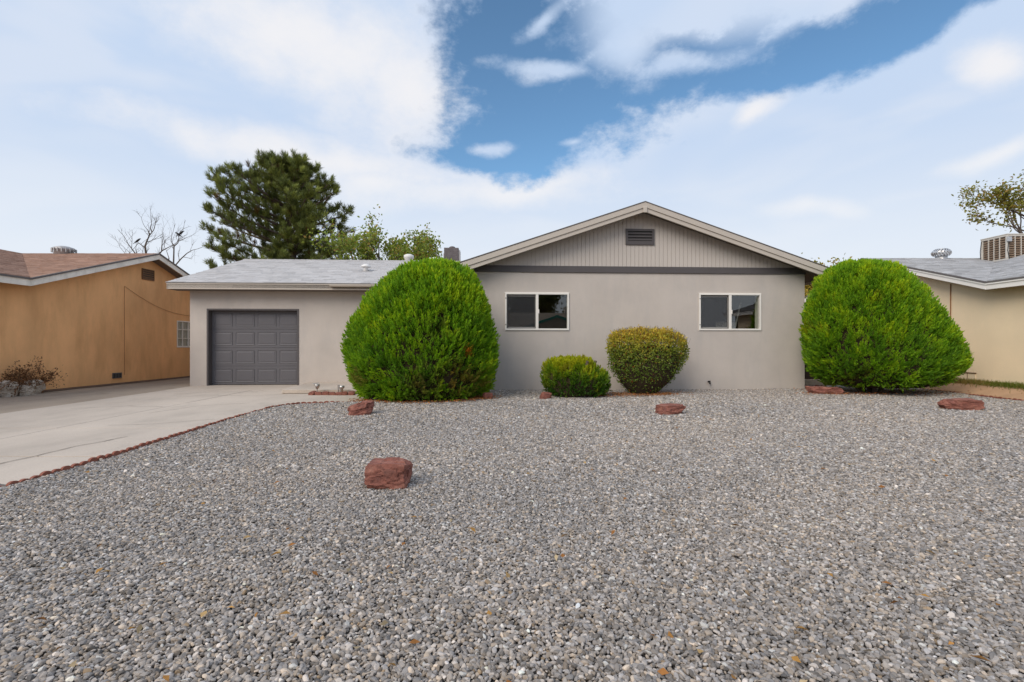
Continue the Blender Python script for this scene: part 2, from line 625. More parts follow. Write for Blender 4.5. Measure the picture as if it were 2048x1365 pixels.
def uneven(x, y):
    return 0.013 * np.sin(x * 1.1 + 1.2 * np.sin(y * 0.8)) * np.sin(y * 1.3 + 0.7 * x) + 0.007 * np.sin(x * 2.9 + y * 1.7 + np.sin(3.1 * y)) * np.sin(2.3 * y - 1.1 * x)


def gz(x, y):
    """height of the yard: nearly level, a little uneven, rising beside the cream house"""
    h = float(uneven(x, y))
    t = min(max((x - 10.35) / 1.1, 0), 1)
    h += 0.21 * t * t * (3 - 2 * t)
    return h


def sheet(name, x0, x1, y0, y1, step, mat, zf, keep=None):
    nx, ny = int((x1 - x0) / step) + 1, int((y1 - y0) / step) + 1
    xs, ys = np.linspace(x0, x1, nx), np.linspace(y0, y1, ny)
    v = [(x, y, zf(x, y)) for y in ys for x in xs]
    f = []
    for j in range(ny - 1):
        for i in range(nx - 1):
            if keep is None or keep((xs[i] + xs[i + 1]) / 2, (ys[j] + ys[j + 1]) / 2):
                a = j * nx + i
                f.append((a, a + 1, a + nx + 1, a + nx))
    me = bpy.data.meshes.new(name)
    me.from_pydata(v, [], f)
    return link(name, me, mat, smooth=True)


g = MB()
g.poly([(-900, -900, -0.16), (900, -900, -0.16), (900, 1500, -0.16), (-900, 1500, -0.16)])
tag(g.build('ground', M['dirt']), kind='structure')

bed = sheet('gravel_bed', -4.4, 11.0, -9.0, 15.0, 0.15, M['gravel_bed'], lambda x, y: gz(x, y) * (1 if x < 10.3 else 0) - 0.014)
tag(bed, kind='structure')
dirt = sheet('dirt_strip', 10.0, 12.4, -9.0, 24.0, 0.2, M['dirt'], lambda x, y: gz(x, y) - (0.02 if x > 10.45 else 0.06))
tag(dirt, kind='structure')
yard = sheet('back_yard', -40, 40, 14.6, 60, 2.0, M['dirt'], lambda x, y: -0.06)
tag(yard, kind='structure')

# concrete driveway slabs, with real open joints
drive = empty('driveway', (0, 0, 0))
tag(drive, kind='structure')
JX = [-8.55, -6.35, -4.2]


def slab(x0a, x0b, x1a, x1b, y0, y1, mat, ztop=0.0):
    j = 0.014
    b = MB()
    z0 = ztop - 0.12
    b.hexa([(x0a + j, y0 + j, z0), (x1a - j, y0 + j, z0), (x1b - j, y1 - j, z0), (x0b + j, y1 - j, z0),
            (x0a + j, y0 + j, ztop), (x1a - j, y0 + j, ztop), (x1b - j, y1 - j, ztop), (x0b + j, y1 - j, ztop)])
    return b.build('slab', mat, drive, bevel=0.006)


def skew(x, y):     # joints lean with the lot, about three degrees
    return x - 0.052 * (y - 8.0)


ysp = [-9, -3, 1.0, 5.28, 7.08, 10.12, 13.0]
for y0, y1 in zip(ysp[:-1], ysp[1:]):
    for xa, xb in zip(JX[:-1], JX[1:]):
        x1a, x1b = skew(xb, y0), skew(xb, y1)
        if xb == -4.2:
            x1a, x1b = edge_x(EDGE_L[:10], y0) - 0.005, edge_x(EDGE_L[:10], min(y1, 9.2)) - 0.005
            if y1 > 10.5: x1a = x1b = -3.10
        slab(skew(xa, y0), skew(xa, y1), x1a, x1b, y0, y1, M['concrete'], random.uniform(-0.003, 0.003))
slab(skew(-8.55, 13.0), -9.0, -3.1, -3.1, 13.0, 15.0, M['concrete'], 0.0)
ysd = [-9, -2, 3.5, 8.2, 12.4, 17.0, 24.0]
for y0, y1 in zip(ysd[:-1], ysd[1:]):
    x1a, x1b = skew(-8.55, y0), skew(-8.55, y1)
    if y0 >= 12: x1a, x1b = skew(-8.55, y0) - 0.0, -9.0
    if y0 >= 16: x1a = x1b = -9.0
    slab(-11.66, -11.66, x1a, x1b, y0, y1, M['concrete_dark'], random.uniform(-0.014, -0.006))
b = MB()
b.box(-11.8, -3.0, -9, 23, -0.15, -0.05)
tag(b.build('joint_bed', M['crack'], drive))


def crack(pts, w):
    b = MB()
    prev = None
    out = []
    for (xa, ya), (xb, yb) in zip(pts[:-1], pts[1:]):
        n = 14
        for k in range(n + (1 if (xb, yb) == pts[-1] else 0)):
            t = k / n
            x, y = xa + (xb - xa) * t, ya + (yb - ya) * t
            out.append((x + 0.05 * nz(x * 3, y * 3, 1, 5), y + 0.05 * nz(x * 3, y * 3, 1, 15)))
    for k in range(len(out) - 1):
        (xa, ya), (xb, yb) = out[k], out[k + 1]
        d = Vector((xb - xa, yb - ya)).normalized()
        p = Vector((-d.y, d.x))
        wa = w * (0.5 + 0.7 * abs(nz(xa * 9, ya * 9))) * 0.5
        wb = w * (0.5 + 0.7 * abs(nz(xb * 9, yb * 9))) * 0.5
        b.poly([(xa - p.x * wa, ya - p.y * wa, 0.0055), (xa + p.x * wa, ya + p.y * wa, 0.0055),
                (xb + p.x * wb, yb + p.y * wb, 0.0055), (xb - p.x * wb, yb - p.y * wb, 0.0055)])
    b.build('crack', M['crack'], drive)


crack([(-7.9, 9.2), (-7.2, 9.6), (-6.5, 9.5)], 0.018)
crack([(-6.1, 8.6), (-5.9, 9.6), (-5.2, 10.1)], 0.016)
crack([(-7.4, 11.3), (-6.7, 11.6), (-6.0, 11.5), (-5.2, 11.9)], 0.020)
crack([(-4.93, 4.9), (-4.92, 5.8), (-4.8, 6.4)], 0.018)
crack([(-7.9, 12.0), (-7.3, 12.4), (-6.2, 12.5)], 0.018)
crack([(-10.4, 9.2), (-9.9, 10.5), (-9.6, 12.2)], 0.018)
crack([(-5.75, 7.3), (-5.2, 7.4), (-4.6, 7.9)], 0.014)

b = MB()
prev = None
for k in range(60):
    y = 5.0 + k * 0.25
    w_ = 0.24 + 0.10 * nz(y, 3, 1.3) + 0.05 * nz(y, 9, 4.0)
    cur = [(-11.60, y, 0.03), (-11.60 + w_, y, -0.001)]
    if prev: b.poly([prev[0], prev[1], cur[1], cur[0]])
    prev = cur
tag(b.build('soil_strip', M['soil']), kind='structure')

# porch step
b = MB()
b.prism([(-5.42, 12.05, 0.004), (-3.0, 12.05, 0.004), (-3.0, 14.7, 0.004), (-5.75, 14.6, 0.004)], (0, 0, 0.092))
porch = b.build('porch_slab', M['concrete'], bevel=0.012)
tag(porch, 'low concrete porch slab beside the garage door', 'porch')

# street behind the camera
b = MB()
b.box(-90, 90, -20, -9.2, -0.3, -0.10)
tag(b.build('street', M['asphalt']), kind='structure')


# ------------------------------------------------------------------ gravel: pebbles scattered over the bed
def pebble_variants(n):
    c = bpy.data.collections.new('pebble_shapes')
    r = random.Random(3)
    for k in range(n):
        bm = bmesh.new()
        bmesh.ops.create_icosphere(bm, subdivisions=2, radius=1.0)
        planes = [(Vector((r.gauss(0, 1), r.gauss(0, 1), r.gauss(0, 1))).normalized(), r.uniform(0.50, 0.85)) for _ in range(12)]
        off = Vector((r.uniform(0, 50), r.uniform(0, 50), 0))
        ax = (r.uniform(0.95, 1.35), r.uniform(0.75, 1.05), r.uniform(0.50, 0.75))
        for v in bm.verts:
            p = v.co.copy()
            for q, d in planes:
                e = p.dot(q) - d
                if e > 0: p -= q * e
            p *= 1 + 0.05 * noise.noise(p * 1.6 + off)
            v.co = Vector((p.x * ax[0], p.y * ax[1], p.z * ax[2]))
        me = bpy.data.meshes.new('pebble_shape')
        bm.to_mesh(me)
        bm.free()
        me.materials.append(M['pebble'])
        o = bpy.data.objects.new('pebble_shape', me)
        c.objects.link(o)
    return c


def scatter_group(coll):
    ng = bpy.data.node_groups.new('scatter_pebbles', 'GeometryNodeTree')
    ng.interface.new_socket('Geometry', in_out='INPUT', socket_type='NodeSocketGeometry')
    ng.interface.new_socket('Geometry', in_out='OUTPUT', socket_type='NodeSocketGeometry')
    N, L = ng.nodes, ng.links
    gi, go = N.new('NodeGroupInput'), N.new('NodeGroupOutput')
    iop = N.new('GeometryNodeInstanceOnPoints')
    ci = N.new('GeometryNodeCollectionInfo')
    ci.inputs['Collection'].default_value = coll
    ci.inputs['Separate Children'].default_value = True
    ci.inputs['Reset Children'].default_value = True

    def attr(name, dt):
        a = N.new('GeometryNodeInputNamedAttribute')
        a.data_type = dt
        a.inputs[0].default_value = name
        return a.outputs[0]

    e = N.new('FunctionNodeEulerToRotation')
    L.new(attr('rot', 'FLOAT_VECTOR'), e.inputs[0])
    L.new(gi.outputs[0], iop.inputs['Points'])
    L.new(ci.outputs[0], iop.inputs['Instance'])
    iop.inputs['Pick Instance'].default_value = True
    L.new(attr('pick', 'INT'), iop.inputs['Instance Index'])
    L.new(e.outputs[0], iop.inputs['Rotation'])
    L.new(attr('size', 'FLOAT'), iop.inputs['Scale'])
    L.new(iop.outputs[0], go.inputs[0])
    return ng


NV = 10
peb = pebble_variants(NV)


def points_object(name, P, rot, size, pick, tint):
    me = bpy.data.meshes.new(name)
    me.vertices.add(len(P))
    me.vertices.foreach_set('co', P.astype(np.float32).ravel())
    a = me.attributes.new('rot', 'FLOAT_VECTOR', 'POINT'); a.data.foreach_set('vector', rot.astype(np.float32).ravel())
    a = me.attributes.new('size', 'FLOAT', 'POINT'); a.data.foreach_set('value', size.astype(np.float32))
    a = me.attributes.new('pick', 'INT', 'POINT'); a.data.foreach_set('value', pick.astype(np.int32))
    a = me.attributes.new('tint', 'FLOAT_COLOR', 'POINT')
    a.data.foreach_set('color', np.concatenate([tint, np.ones((len(P), 1))], 1).astype(np.float32).ravel())
    me.materials.append(M['pebble'])
    o = bpy.data.objects.new(name, me)
    COL.objects.link(o)
    md = o.modifiers.new('scatter', 'NODES')
    md.node_group = scatter_group(peb)
    return o


def jitter_grid(x0, x1, y0, y1, d):
    xs, ys = np.arange(x0, x1, d), np.arange(y0, y1, d)
    X, Y = np.meshgrid(xs, ys)
    X = X + (np.arange(len(ys)) % 2)[:, None] * d * 0.5
    P = np.stack([X.ravel(), Y.ravel()], 1)
    return P + rng.uniform(-0.48, 0.48, P.shape) * d


def gravel_points():
    out = []
    zones = [(0.75, 4.4, 0.0138, 0.0109, 1.0), (4.4, 7.5, 0.0175, 0.0132, 1.05), (7.5, 14.3, 0.0245, 0.0172, 1.1)]
    for y0, y1, d, sz, k in zones:
        P = jitter_grid(-4.45, 10.6, y0, y1, d)
        x, y = P[:, 0], P[:, 1]
        lim = y * 1.0 + 2.3
        ok = (np.abs(x) < lim) & (x > edge_x(EDGE_L, y) + 0.02)
        ok &= ~((y > 10.15) & (x < -2.95))
        ex = np.where(y < 12.6, edge_x(EDGE_R[:5], y), 10.5 - np.clip((y - 12.6) / 1.45, 0, 1) ** 1.7 * 1.2)
        ok &= x < ex - 0.02
        wall = 12.90 + 0.0577 * x
        ok &= ~((x > -1.2) & (x < 7.64) & (y > wall))
        P = P[ok]
        s = sz * np.clip(np.exp(rng.normal(0, 0.25, len(P))), 0.5, 1.65)
        out.append(np.concatenate([P, s[:, None]], 1))
    return np.concatenate(out)


GP = gravel_points()
n = len(GP)
pos = np.zeros((n, 3))
pos[:, :2] = GP[:, :2]
gx, gy = pos[:, 0], pos[:, 1]
pos[:, 2] = uneven(gx, gy) + rng.uniform(-0.005, 0.007, n)
rot = np.stack([rng.normal(0, 0.38, n), rng.normal(0, 0.38, n), rng.uniform(0, 6.283, n)], 1)
u = rng.uniform(0, 1, n)
v = np.exp(rng.normal(0, 0.32, n))
base = np.array([0.328, 0.288, 0.256])
tint = base * v[:, None]
warm = rng.uniform(0, 1, n)
tint = np.where((warm < 0.22)[:, None], tint * np.array([1.08, 1.0, 0.89]), tint)
tint = np.where(((warm > 0.22) & (warm < 0.48))[:, None], tint * np.array([0.93, 0.97, 1.03]), tint)
tint = np.where((u < 0.025)[:, None], np.array([0.56, 0.53, 0.49]) * rng.uniform(0.8, 1.1, (n, 1)), tint)
tint = np.where(((u > 0.035) & (u < 0.047))[:, None], np.array([0.38, 0.27, 0.17]) * rng.uniform(0.6, 1.15, (n, 1)), tint)
tint = np.where(((u > 0.047) & (u < 0.13))[:, None], tint * 0.55, tint)
patch = 0.5 + 0.5 * np.sin(gx * 0.9 + 1.7 * np.sin(gy * 0.7) + 0.8) * np.sin(gy * 1.15 - 0.6 * gx + 1.3 * np.sin(gx * 0.8))
tint = tint * (1 + (0.10 * (patch - 0.5))[:, None] * np.array([1.3, 1.0, 0.6]))
pick = rng.integers(0, NV, n)
print('pebbles', n)
gravel = points_object('gravel', pos, rot, GP[:, 2], pick, np.clip(tint, 0.02, 0.8))
tag(gravel, 'loose grey crushed gravel covering the front yard', 'gravel', kind='stuff')

# white pebbles along the edging behind the big clipped shrub
nw = 260
t = rng.uniform(0, 1, nw)
wp = np.stack([8.5 + 1.9 * t, 14.0 - 0.9 * t ** 2.2 - rng.uniform(0.05, 0.30, nw), np.full(nw, 0.02)], 1)
wo = points_object('white_pebbles', wp, rng.uniform(-0.6, 0.6, (nw, 3)) * np.array([1, 1, 5]), rng.uniform(0.02, 0.05, nw), rng.integers(0, NV, nw),
                   np.array([[0.66, 0.64, 0.60]]) * rng.uniform(0.8, 1.1, (nw, 1)))
tag(wo, 'white pebbles lying along the red edging under the shrub', 'pebbles', kind='stuff')

# ------------------------------------------------------------------ scalloped edging
sc_me = None


def scallop_mesh():
    b = MB()
    w, h, th = 0.052, 0.032, 0.024
    pts = [(-w, 0, -0.06), (w, 0, -0.06), (w, 0, 0.012)]
    for k in range(1, 8):
        a = math.pi * k / 8
        pts.append((w * math.cos(a) * 0.98, 0, 0.012 + h * 0.82 * math.sin(a)))
    pts.append((-w, 0, 0.012))
    b.prism([(x, -th / 2, z) for x, _, z in pts], (0, th, 0))
    me = b.mesh('scallop')
    me.materials.append(M['terracotta'])
    return me


SCALLOP = scallop_mesh()


def edging(pts, label, y_min):
    root = empty('garden_edging', (pts[0][0], pts[0][1], 0))
    tag(root, label, 'edging')
    P = [Vector((x, y, 0)) for x, y in pts]
    ds = 0.108
    acc = 0.0
    for a, c in zip(P[:-1], P[1:]):
        L_ = (c - a).length
        d = (c - a) / L_
        while acc < L_:
            p = a + d * acc
            if p.y > y_min:
                o = bpy.data.objects.new('scallop', SCALLOP)
                COL.objects.link(o)
                o.parent = root
                o.location = (p.x - pts[0][0] + random.uniform(-.004, .004), p.y - pts[0][1], random.uniform(-0.008, 0.006))
                o.rotation_euler = (random.gauss(0, 0.05), random.gauss(0, 0.04), math.atan2(d.y, d.x) + random.gauss(0, 0.04))
            acc += ds
        acc -= L_
    return root


edging(EDGE_L, 'scalloped terracotta edging between the concrete driveway and the gravel', 2.0)
edging([(10.28, 5.0)] + EDGE_R[2:], 'scalloped terracotta edging between the gravel and the dirt strip by the cream house', 7.0)


# ------------------------------------------------------------------ roofs and shingles
def clip_poly(poly, lo, hi, axis):
    for side, lim in ((1, lo), (-1, hi)):
        out = []
        for k in range(len(poly)):
            p, q = poly[k], poly[(k + 1) % len(poly)]
            a, b_ = side * (p[axis] - lim), side * (q[axis] - lim)
            if a >= 0: out.append(p)
            if (a >= 0) != (b_ >= 0):
                t_ = a / (a - b_)
                out.append((p[0] + (q[0] - p[0]) * t_, p[1] + (q[1] - p[1]) * t_))
        poly = out
        if len(poly) < 3: return []
    return poly


def shingles(poly3, eave_a, eave_b, base_col, parent, name='shingles', var=0.10, course=0.142, tab=0.30):
    """lays overlapping asphalt tabs over a planar roof polygon; eave_a->eave_b is its lower edge"""
    P = [Vector(p) for p in poly3]
    A = Vector(eave_a)
    ux = (Vector(eave_b) - A).normalized()
    nrm = None
    for p in P:
        w = p - A
        w = w - ux * w.dot(ux)
        if w.length > 0.1:
            uy = w.normalized()
            break
    nrm = ux.cross(uy)
    if nrm.z < 0: nrm = -nrm
    uv = [((p - A).dot(ux), (p - A).dot(uy)) for p in P]
    umin, umax = min(a for a, _ in uv), max(a for a, _ in uv)
    vmin, vmax = min(b_ for _, b_ in uv), max(b_ for _, b_ in uv)
    V, F, C = [], [], []
    r = random.Random(11)
    v0 = vmin - 0.02
    row = 0
    while v0 < vmax:
        strip = clip_poly(uv, v0, v0 + course + 0.012, 1)
        if len(strip) >= 3:
            x = umin - r.uniform(0, tab)
            while x < umax:
                wd = tab * r.uniform(0.75, 1.25)
                q = clip_poly(strip, x + 0.002, x + wd - 0.002, 0)
                if len(q) >= 3:
                    lift = 0.010 + r.uniform(-0.002, 0.004)
                    sag = r.uniform(0, 0.004)
                    tone = 1 + r.gauss(0, var)
                    col = [c * tone for c in base_col]
                    if r.random() < 0.12: col = [c * 0.86 for c in col]
                    i = len(V)
                    top = []
                    for (a, b_) in q:
                        h = 0.004 + lift * (1 - (b_ - v0) / course) + sag * (1 if a > x + wd / 2 else 0)
                        top.append(A + ux * a + uy * b_ + nrm * max(h, 0.001))
                    bot = [A + ux * a + uy * b_ - nrm * 0.002 for (a, b_) in q]
                    k = len(q)
                    V += top + bot
                    C += [col] * k + [[c * 0.9 for c in col]] * k
                    F.append(tuple(range(i, i + k)))
                    for j in range(k):
                        l = (j + 1) % k
                        F.append((i + j, i + l, i + k + l, i + k + j))
                x += wd
        v0 += course
        row += 1
    me = bpy.data.meshes.new(name)
    me.from_pydata([tuple(p) for p in V], [], F)
    a = me.color_attributes.new('tint', 'FLOAT_COLOR', 'POINT')
    a.data.foreach_set('color', np.concatenate([np.array(C), np.ones((len(C), 1))], 1).astype(np.float32).ravel())
    bm = bmesh.new(); bm.from_mesh(me); bmesh.ops.recalc_face_normals(bm, faces=bm.faces); bm.to_mesh(me); bm.free()
    o = link(name, me, M['shingle'], parent)
    tag(o, kind='stuff')
    return o


def wall_grid(u0, u1, z0, z1, th, holes, frame):
    """wall with rectangular openings; frame(u, d, z) places a point, d = depth into the wall"""
    us = sorted(set([u0, u1] + [h[0] for h in holes] + [h[1] for h in holes]))
    zs = sorted(set([z0, z1] + [h[2] for h in holes] + [h[3] for h in holes]))

    def solid(i, j):
        if i < 0 or j < 0 or i >= len(us) - 1 or j >= len(zs) - 1: return False
        cu, cz = (us[i] + us[i + 1]) / 2, (zs[j] + zs[j + 1]) / 2
        return not any(h[0] < cu < h[1] and h[2] < cz < h[3] for h in holes)

    b = MB()
    for i in range(len(us) - 1):
        for j in range(len(zs) - 1):
            if not solid(i, j): continue
            a, c, d, e = us[i], us[i + 1], zs[j], zs[j + 1]
            b.poly([frame(a, 0, d), frame(c, 0, d), frame(c, 0, e), frame(a, 0, e)])
            b.poly([frame(a, th, d), frame(a, th, e), frame(c, th, e), frame(c, th, d)])
            if not solid(i - 1, j): b.poly([frame(a, 0, d), frame(a, 0, e), frame(a, th, e), frame(a, th, d)])
            if not solid(i + 1, j): b.poly([frame(c, 0, d), frame(c, th, d), frame(c, th, e), frame(c, 0, e)])
            if not solid(i, j - 1): b.poly([frame(a, 0, d), frame(a, th, d), frame(c, th, d), frame(c, 0, d)])
            if not solid(i, j + 1): b.poly([frame(a, 0, e), frame(c, 0, e), frame(c, th, e), frame(a, th, e)])
    me = bpy.data.meshes.new('wall')
    me.from_pydata(b.v, [], b.f)
    bm = bmesh.new(); bm.from_mesh(me)
    bmesh.ops.remove_doubles(bm, verts=bm.verts, dist=1e-5)
    bmesh.ops.recalc_face_normals(bm, faces=bm.faces)
    bm.to_mesh(me); bm.free()
    return me


# ------------------------------------------------------------------ the grey house
TH = R(3.3)
house = empty('house', (3.365, 13.1, 0), TH)
tag(house, 'grey stucco house with a low front gable, two white windows and a garage wing', 'house')
fr = lambda u_, d_, z_: (u_, d_, z_)

CS = -0.10                      # ridge line of the front gable
W0, W1 = -4.47, 4.27            # front wall ends
PITCH, ZP = 0.34, 4.69
WIN = [(-3.55, -1.925, 1.52, 2.465), (1.445, 3.09, 1.525, 2.475)]
link('front_wall', wall_grid(W0, W1, -0.1, 3.06, 0.20, WIN, fr), M['stucco'], house)
b = MB(); b.box(W1 - 0.20, W1 - 0.001, 0.20, 9.0, -0.1, 3.05); b.build('side_wall', M['stucco'], house)
b = MB(); b.box(W0 + 0.001, W0 + 0.20, 0.20, 2.0, -0.1, 3.05); b.build('side_wall', M['stucco'], house)
b = MB(); b.box(W0, W1, 8.8, 9.0, -0.1, 3.05); b.build('back_wall', M['stucco'], house)

# gable: backing sheet, then vertical boards with open grooves
zr = lambda s_: ZP - PITCH * abs(s_ - CS)
b = MB()
b.prism([(W0 + .05, 0.0, 3.05), (W1 - .05, 0.0, 3.05), (CS, 0.0, zr(CS) - 0.10)], (0, 0.05, 0))
gable = b.build('gable_siding', M['groove'], house)
s_ = W0
k = 0
while s_ < W1 - 0.02:
    a, c = s_ + 0.0042, min(s_ + 0.106, W1) - 0.0042
    za, zc = zr(a) - 0.12, zr(c) - 0.12
    if min(za, zc) > 3.12:
        pts = [(a, -0.012, 3.10), (c, -0.012, 3.10), (c, -0.012, zc)]
        if a < CS < c: pts.append((CS, -0.012, zr(CS) - 0.12))
        pts.append((a, -0.012, za))
        b = MB(); b.prism(pts, (0, 0.0315, 0))
        b.build('siding_board', M['siding'], gable)
    s_ += 0.106
b = MB(); b.box(W0 - 0.02, W1 + 0.015, -0.036, 0.010, 2.982, 3.146); b.build('trim_band', M['trim_dark'], house, bevel=0.004)

# gable vent
vx0, vx1, vz0, vz1 = CS - 0.37, CS + 0.37, 3.70, 4.105
b = MB()
b.box(vx0, vx1, -0.048, -0.013, vz1 - 0.055, vz1)
b.box(vx0, vx1, -0.048, -0.013, vz0, vz0 + 0.10)
b.box(vx0, vx0 + 0.055, -0.047, -0.013, vz0 + 0.10, vz1 - 0.055)
b.box(vx1 - 0.055, vx1, -0.047, -0.013, vz0 + 0.10, vz1 - 0.055)
vent = b.build('gable_vent', M['trim_dark'], house)
b = MB(); b.box(vx0 + .05, vx1 - .05, -0.0145, -0.0125, vz0 + .05, vz1 - .05); b.build('vent_backing', M['tyre_black'], vent)
for k in range(3):
    zc = vz0 + 0.125 + k * 0.078
    b = MB()
    b.hexa([(vx0 + .056, -0.046, zc - 0.012), (vx1 - .056, -0.046, zc - 0.012), (vx1 - .056, -0.018, zc + 0.030), (vx0 + .056, -0.018, zc + 0.030),
            (vx0 + .056, -0.046, zc - 0.002), (vx1 - .056, -0.046, zc - 0.002), (vx1 - .056, -0.018, zc + 0.040), (vx0 + .056, -0.018, zc + 0.040)])
    b.build('louver', M['trim_dark'], vent)

# main roof
EO = 4.95 + 0.0
roof = empty('roof', (0, 0, 0)); roof.parent = house
for sg in (-1, 1):
    e = CS + sg * EO
    ze = ZP - PITCH * EO
    b = MB()
    b.prism([(CS, -0.40, ZP - 0.012), (e, -0.40, ze - 0.012), (e, -0.40, ze - 0.14), (CS, -0.40, ZP - 0.14)], (0, 9.7, 0))
    b.build('roof_deck', M['soffit'], roof)
    b = MB()
    b.prism([(CS, -0.462, ZP + 0.012), (e + sg * 0.02, -0.462, ze + 0.012 - sg * 0), (e + sg * 0.02, -0.462, ze - 0.010), (CS, -0.462, ZP - 0.010)], (0, 9.8, 0))
    b.build('shingle_sheet', M['edge_shingle'], roof)
    # barge boards, the upper one standing proud of the lower
    b = MB()
    b.prism([(CS, -0.452, ZP - 0.011), (e, -0.452, ze - 0.011), (e, -0.452, ze - 0.142), (CS, -0.452, ZP - 0.142)], (0, 0.050, 0))
    b.build('barge_board', M['trim_beige'], roof, bevel=0.004)
    b = MB()
    b.prism([(CS, -0.428, ZP - 0.143), (e, -0.428, ze - 0.143), (e, -0.428, ze - 0.245), (CS, -0.428, ZP - 0.245)], (0, 0.040, 0))
    b.build('barge_board', M['trim_beige'], roof, bevel=0.004)
    b = MB()
    b.box(min(e, e + sg * .03), max(e, e + sg * .03), -0.38, 9.3, ze - 0.20, ze - 0.02)
    b.build('eave_fascia', M['trim_beige'], roof)
b = MB()
b.box(CS - 0.048, CS + 0.048, -0.470, -0.430, ZP - 0.275, ZP - 0.12)
b.build('peak_block', M['trim_beige'], roof, bevel=0.012)


# windows
def sliding_window(x0, x1, z0, z1, extra):
    f = MB()
    w = 0.042
    y0, y1 = -0.030, 0.09
    f.box(x0 + .002, x1 - .002, y0, y1, z1 - w, z1 - .002)
    f.box(x0 + .002, x1 - .002, y0, y1, z0 + .002, z0 + w)
    f.box(x0 + .002, x0 + w, y0, y1, z0 + w, z1 - w)
    f.box(x1 - w, x1 - .002, y0, y1, z0 + w, z1 - w)
    # exterior flange
    f.box(x0 - .012, x1 + .012, -0.012, -0.002, z1 - .001, z1 + .012)
    f.box(x0 - .012, x1 + .012, -0.012, -0.002, z0 - .012, z0 + .001)
    win = f.build('window', M['vinyl'], house)
    xm = (x0 + x1) / 2
    m_ = MB(); m_.box(xm - 0.034, xm + 0.034, y0 + .004, y1 - .01, z0 + w, z1 - w); m_.build('meeting_rail', M['vinyl'], win)
    # left sash behind an insect screen
    q = MB()
    a, c = x0 + w + .002, xm - .035
    sw = 0.026
    q.box(a, c, 0.030, 0.052, z1 - w - sw - .022, z1 - w - .001); q.box(a, c, 0.030, 0.052, z0 + w + .001, z0 + w + sw + .012)
    q.box(a, a + sw, 0.031, 0.051, z0 + w + sw, z1 - w - sw); q.box(c - .014, c, 0.031, 0.051, z0 + w + sw, z1 - w - sw)
    q.build('sash', M['vinyl'], win)
    q = MB(); q.box(a, c, 0.038, 0.042, z0 + w + sw, z1 - w - sw); q.build('pane', M['glass'], win)
    q = MB()
    q.box(a, a + .016, 0.000, 0.010, z0 + w, z1 - w); q.box(c - .012, c, 0.000, 0.010, z0 + w, z1 - w)
    q.box(a + .016, c - .012, 0.000, 0.010, z1 - w - .018, z1 - w - .001); q.box(a + .016, c - .012, 0.000, 0.010, z0 + w + .001, z0 + w + .014)
    q.build('screen_frame', M['tyre_black'], win)
    q = MB(); q.poly([(a + .01, 0.005, z0 + w + .01), (c - .01, 0.005, z0 + w + .01), (c - .01, 0.005, z1 - w - .01), (a + .01, 0.005, z1 - w - .01)]); q.build('insect_screen', M['screen'], win)
    for zz in (z0 + 0.14, z1 - 0.14):
        q = MB(); q.box(x0 + .012, x0 + .030, -0.036, -0.0305, zz - .012, zz + .012); q.build('screen_clip', M['tyre_black'], win)
    # right pane
    a, c = xm + .035, x1 - w - .002
    q = MB(); q.box(a, c, 0.020, 0.024, z0 + w, z1 - w); q.build('pane', M['glass'], win)
    q = MB(); q.box(xm + .034, xm + .052, -0.034, -0.026, (z0 + z1) / 2 - .05, (z0 + z1) / 2 + .05); q.build('latch', M['vinyl'], win)
    # jamb seen inside on the right
    q = MB(); q.box(x1 - 0.012, x1 + .01, 0.092, 0.26, z0, z1); q.build('jamb', M['vinyl'], win)
    return win


for (x0, x1, z0, z1) in WIN:
    sliding_window(x0, x1, z0, z1, None)

# rooms behind the windows
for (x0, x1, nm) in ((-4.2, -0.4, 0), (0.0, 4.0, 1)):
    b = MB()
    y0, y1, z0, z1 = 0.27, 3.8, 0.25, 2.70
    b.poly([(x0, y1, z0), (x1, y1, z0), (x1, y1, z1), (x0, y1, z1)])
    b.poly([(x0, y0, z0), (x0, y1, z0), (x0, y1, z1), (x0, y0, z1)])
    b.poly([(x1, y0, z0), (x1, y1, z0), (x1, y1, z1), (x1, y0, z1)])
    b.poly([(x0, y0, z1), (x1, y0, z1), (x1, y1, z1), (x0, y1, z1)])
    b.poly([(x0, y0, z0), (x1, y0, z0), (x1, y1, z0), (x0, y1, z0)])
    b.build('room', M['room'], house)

# ---- garage wing
G0, GY = -12.32, 2.0
GR = 6.15                      # ridge depth
GE, GZ = 1.55, 2.855           # eave line
GRZ = 4.23
GD = (-11.86, -9.325, -0.1, 2.168)
link('garage_wall', wall_grid(G0, W0 + 0.1, -0.1, 2.80, 0.28, [GD], lambda u_, d_, z_: (u_, GY + d_, z_)), M['stucco'], house)
# end wall of the wing up to the gable
b = MB()
b.prism([(G0 + .001, GY + .28, -0.1), (G0 + .001, 2 * GR - GE - .45, -0.1), (G0 + .001, 2 * GR - GE - .45, 2.75), (G0 + .001, GR, GRZ - .15), (G0 + .001, GY + .28, 2.86)], (0.2, 0, 0))
b.build('garage_side_wall', M['stucco'], house)
# door casing
b = MB()
x0, x1, zt = GD[0], GD[1], GD[3]
b.box(x0 - .001, x0 + .045, GY - .012, GY + .20, 0.0, zt - .045)
b.box(x1 - .045, x1 + .001, GY - .012, GY + .20, 0.0, zt - .045)
b.box(x0 - .001, x1 + .001, GY - .012, GY + .20, zt - .045, zt + .001)
b.build('door_casing', M['trim_dark'], house)
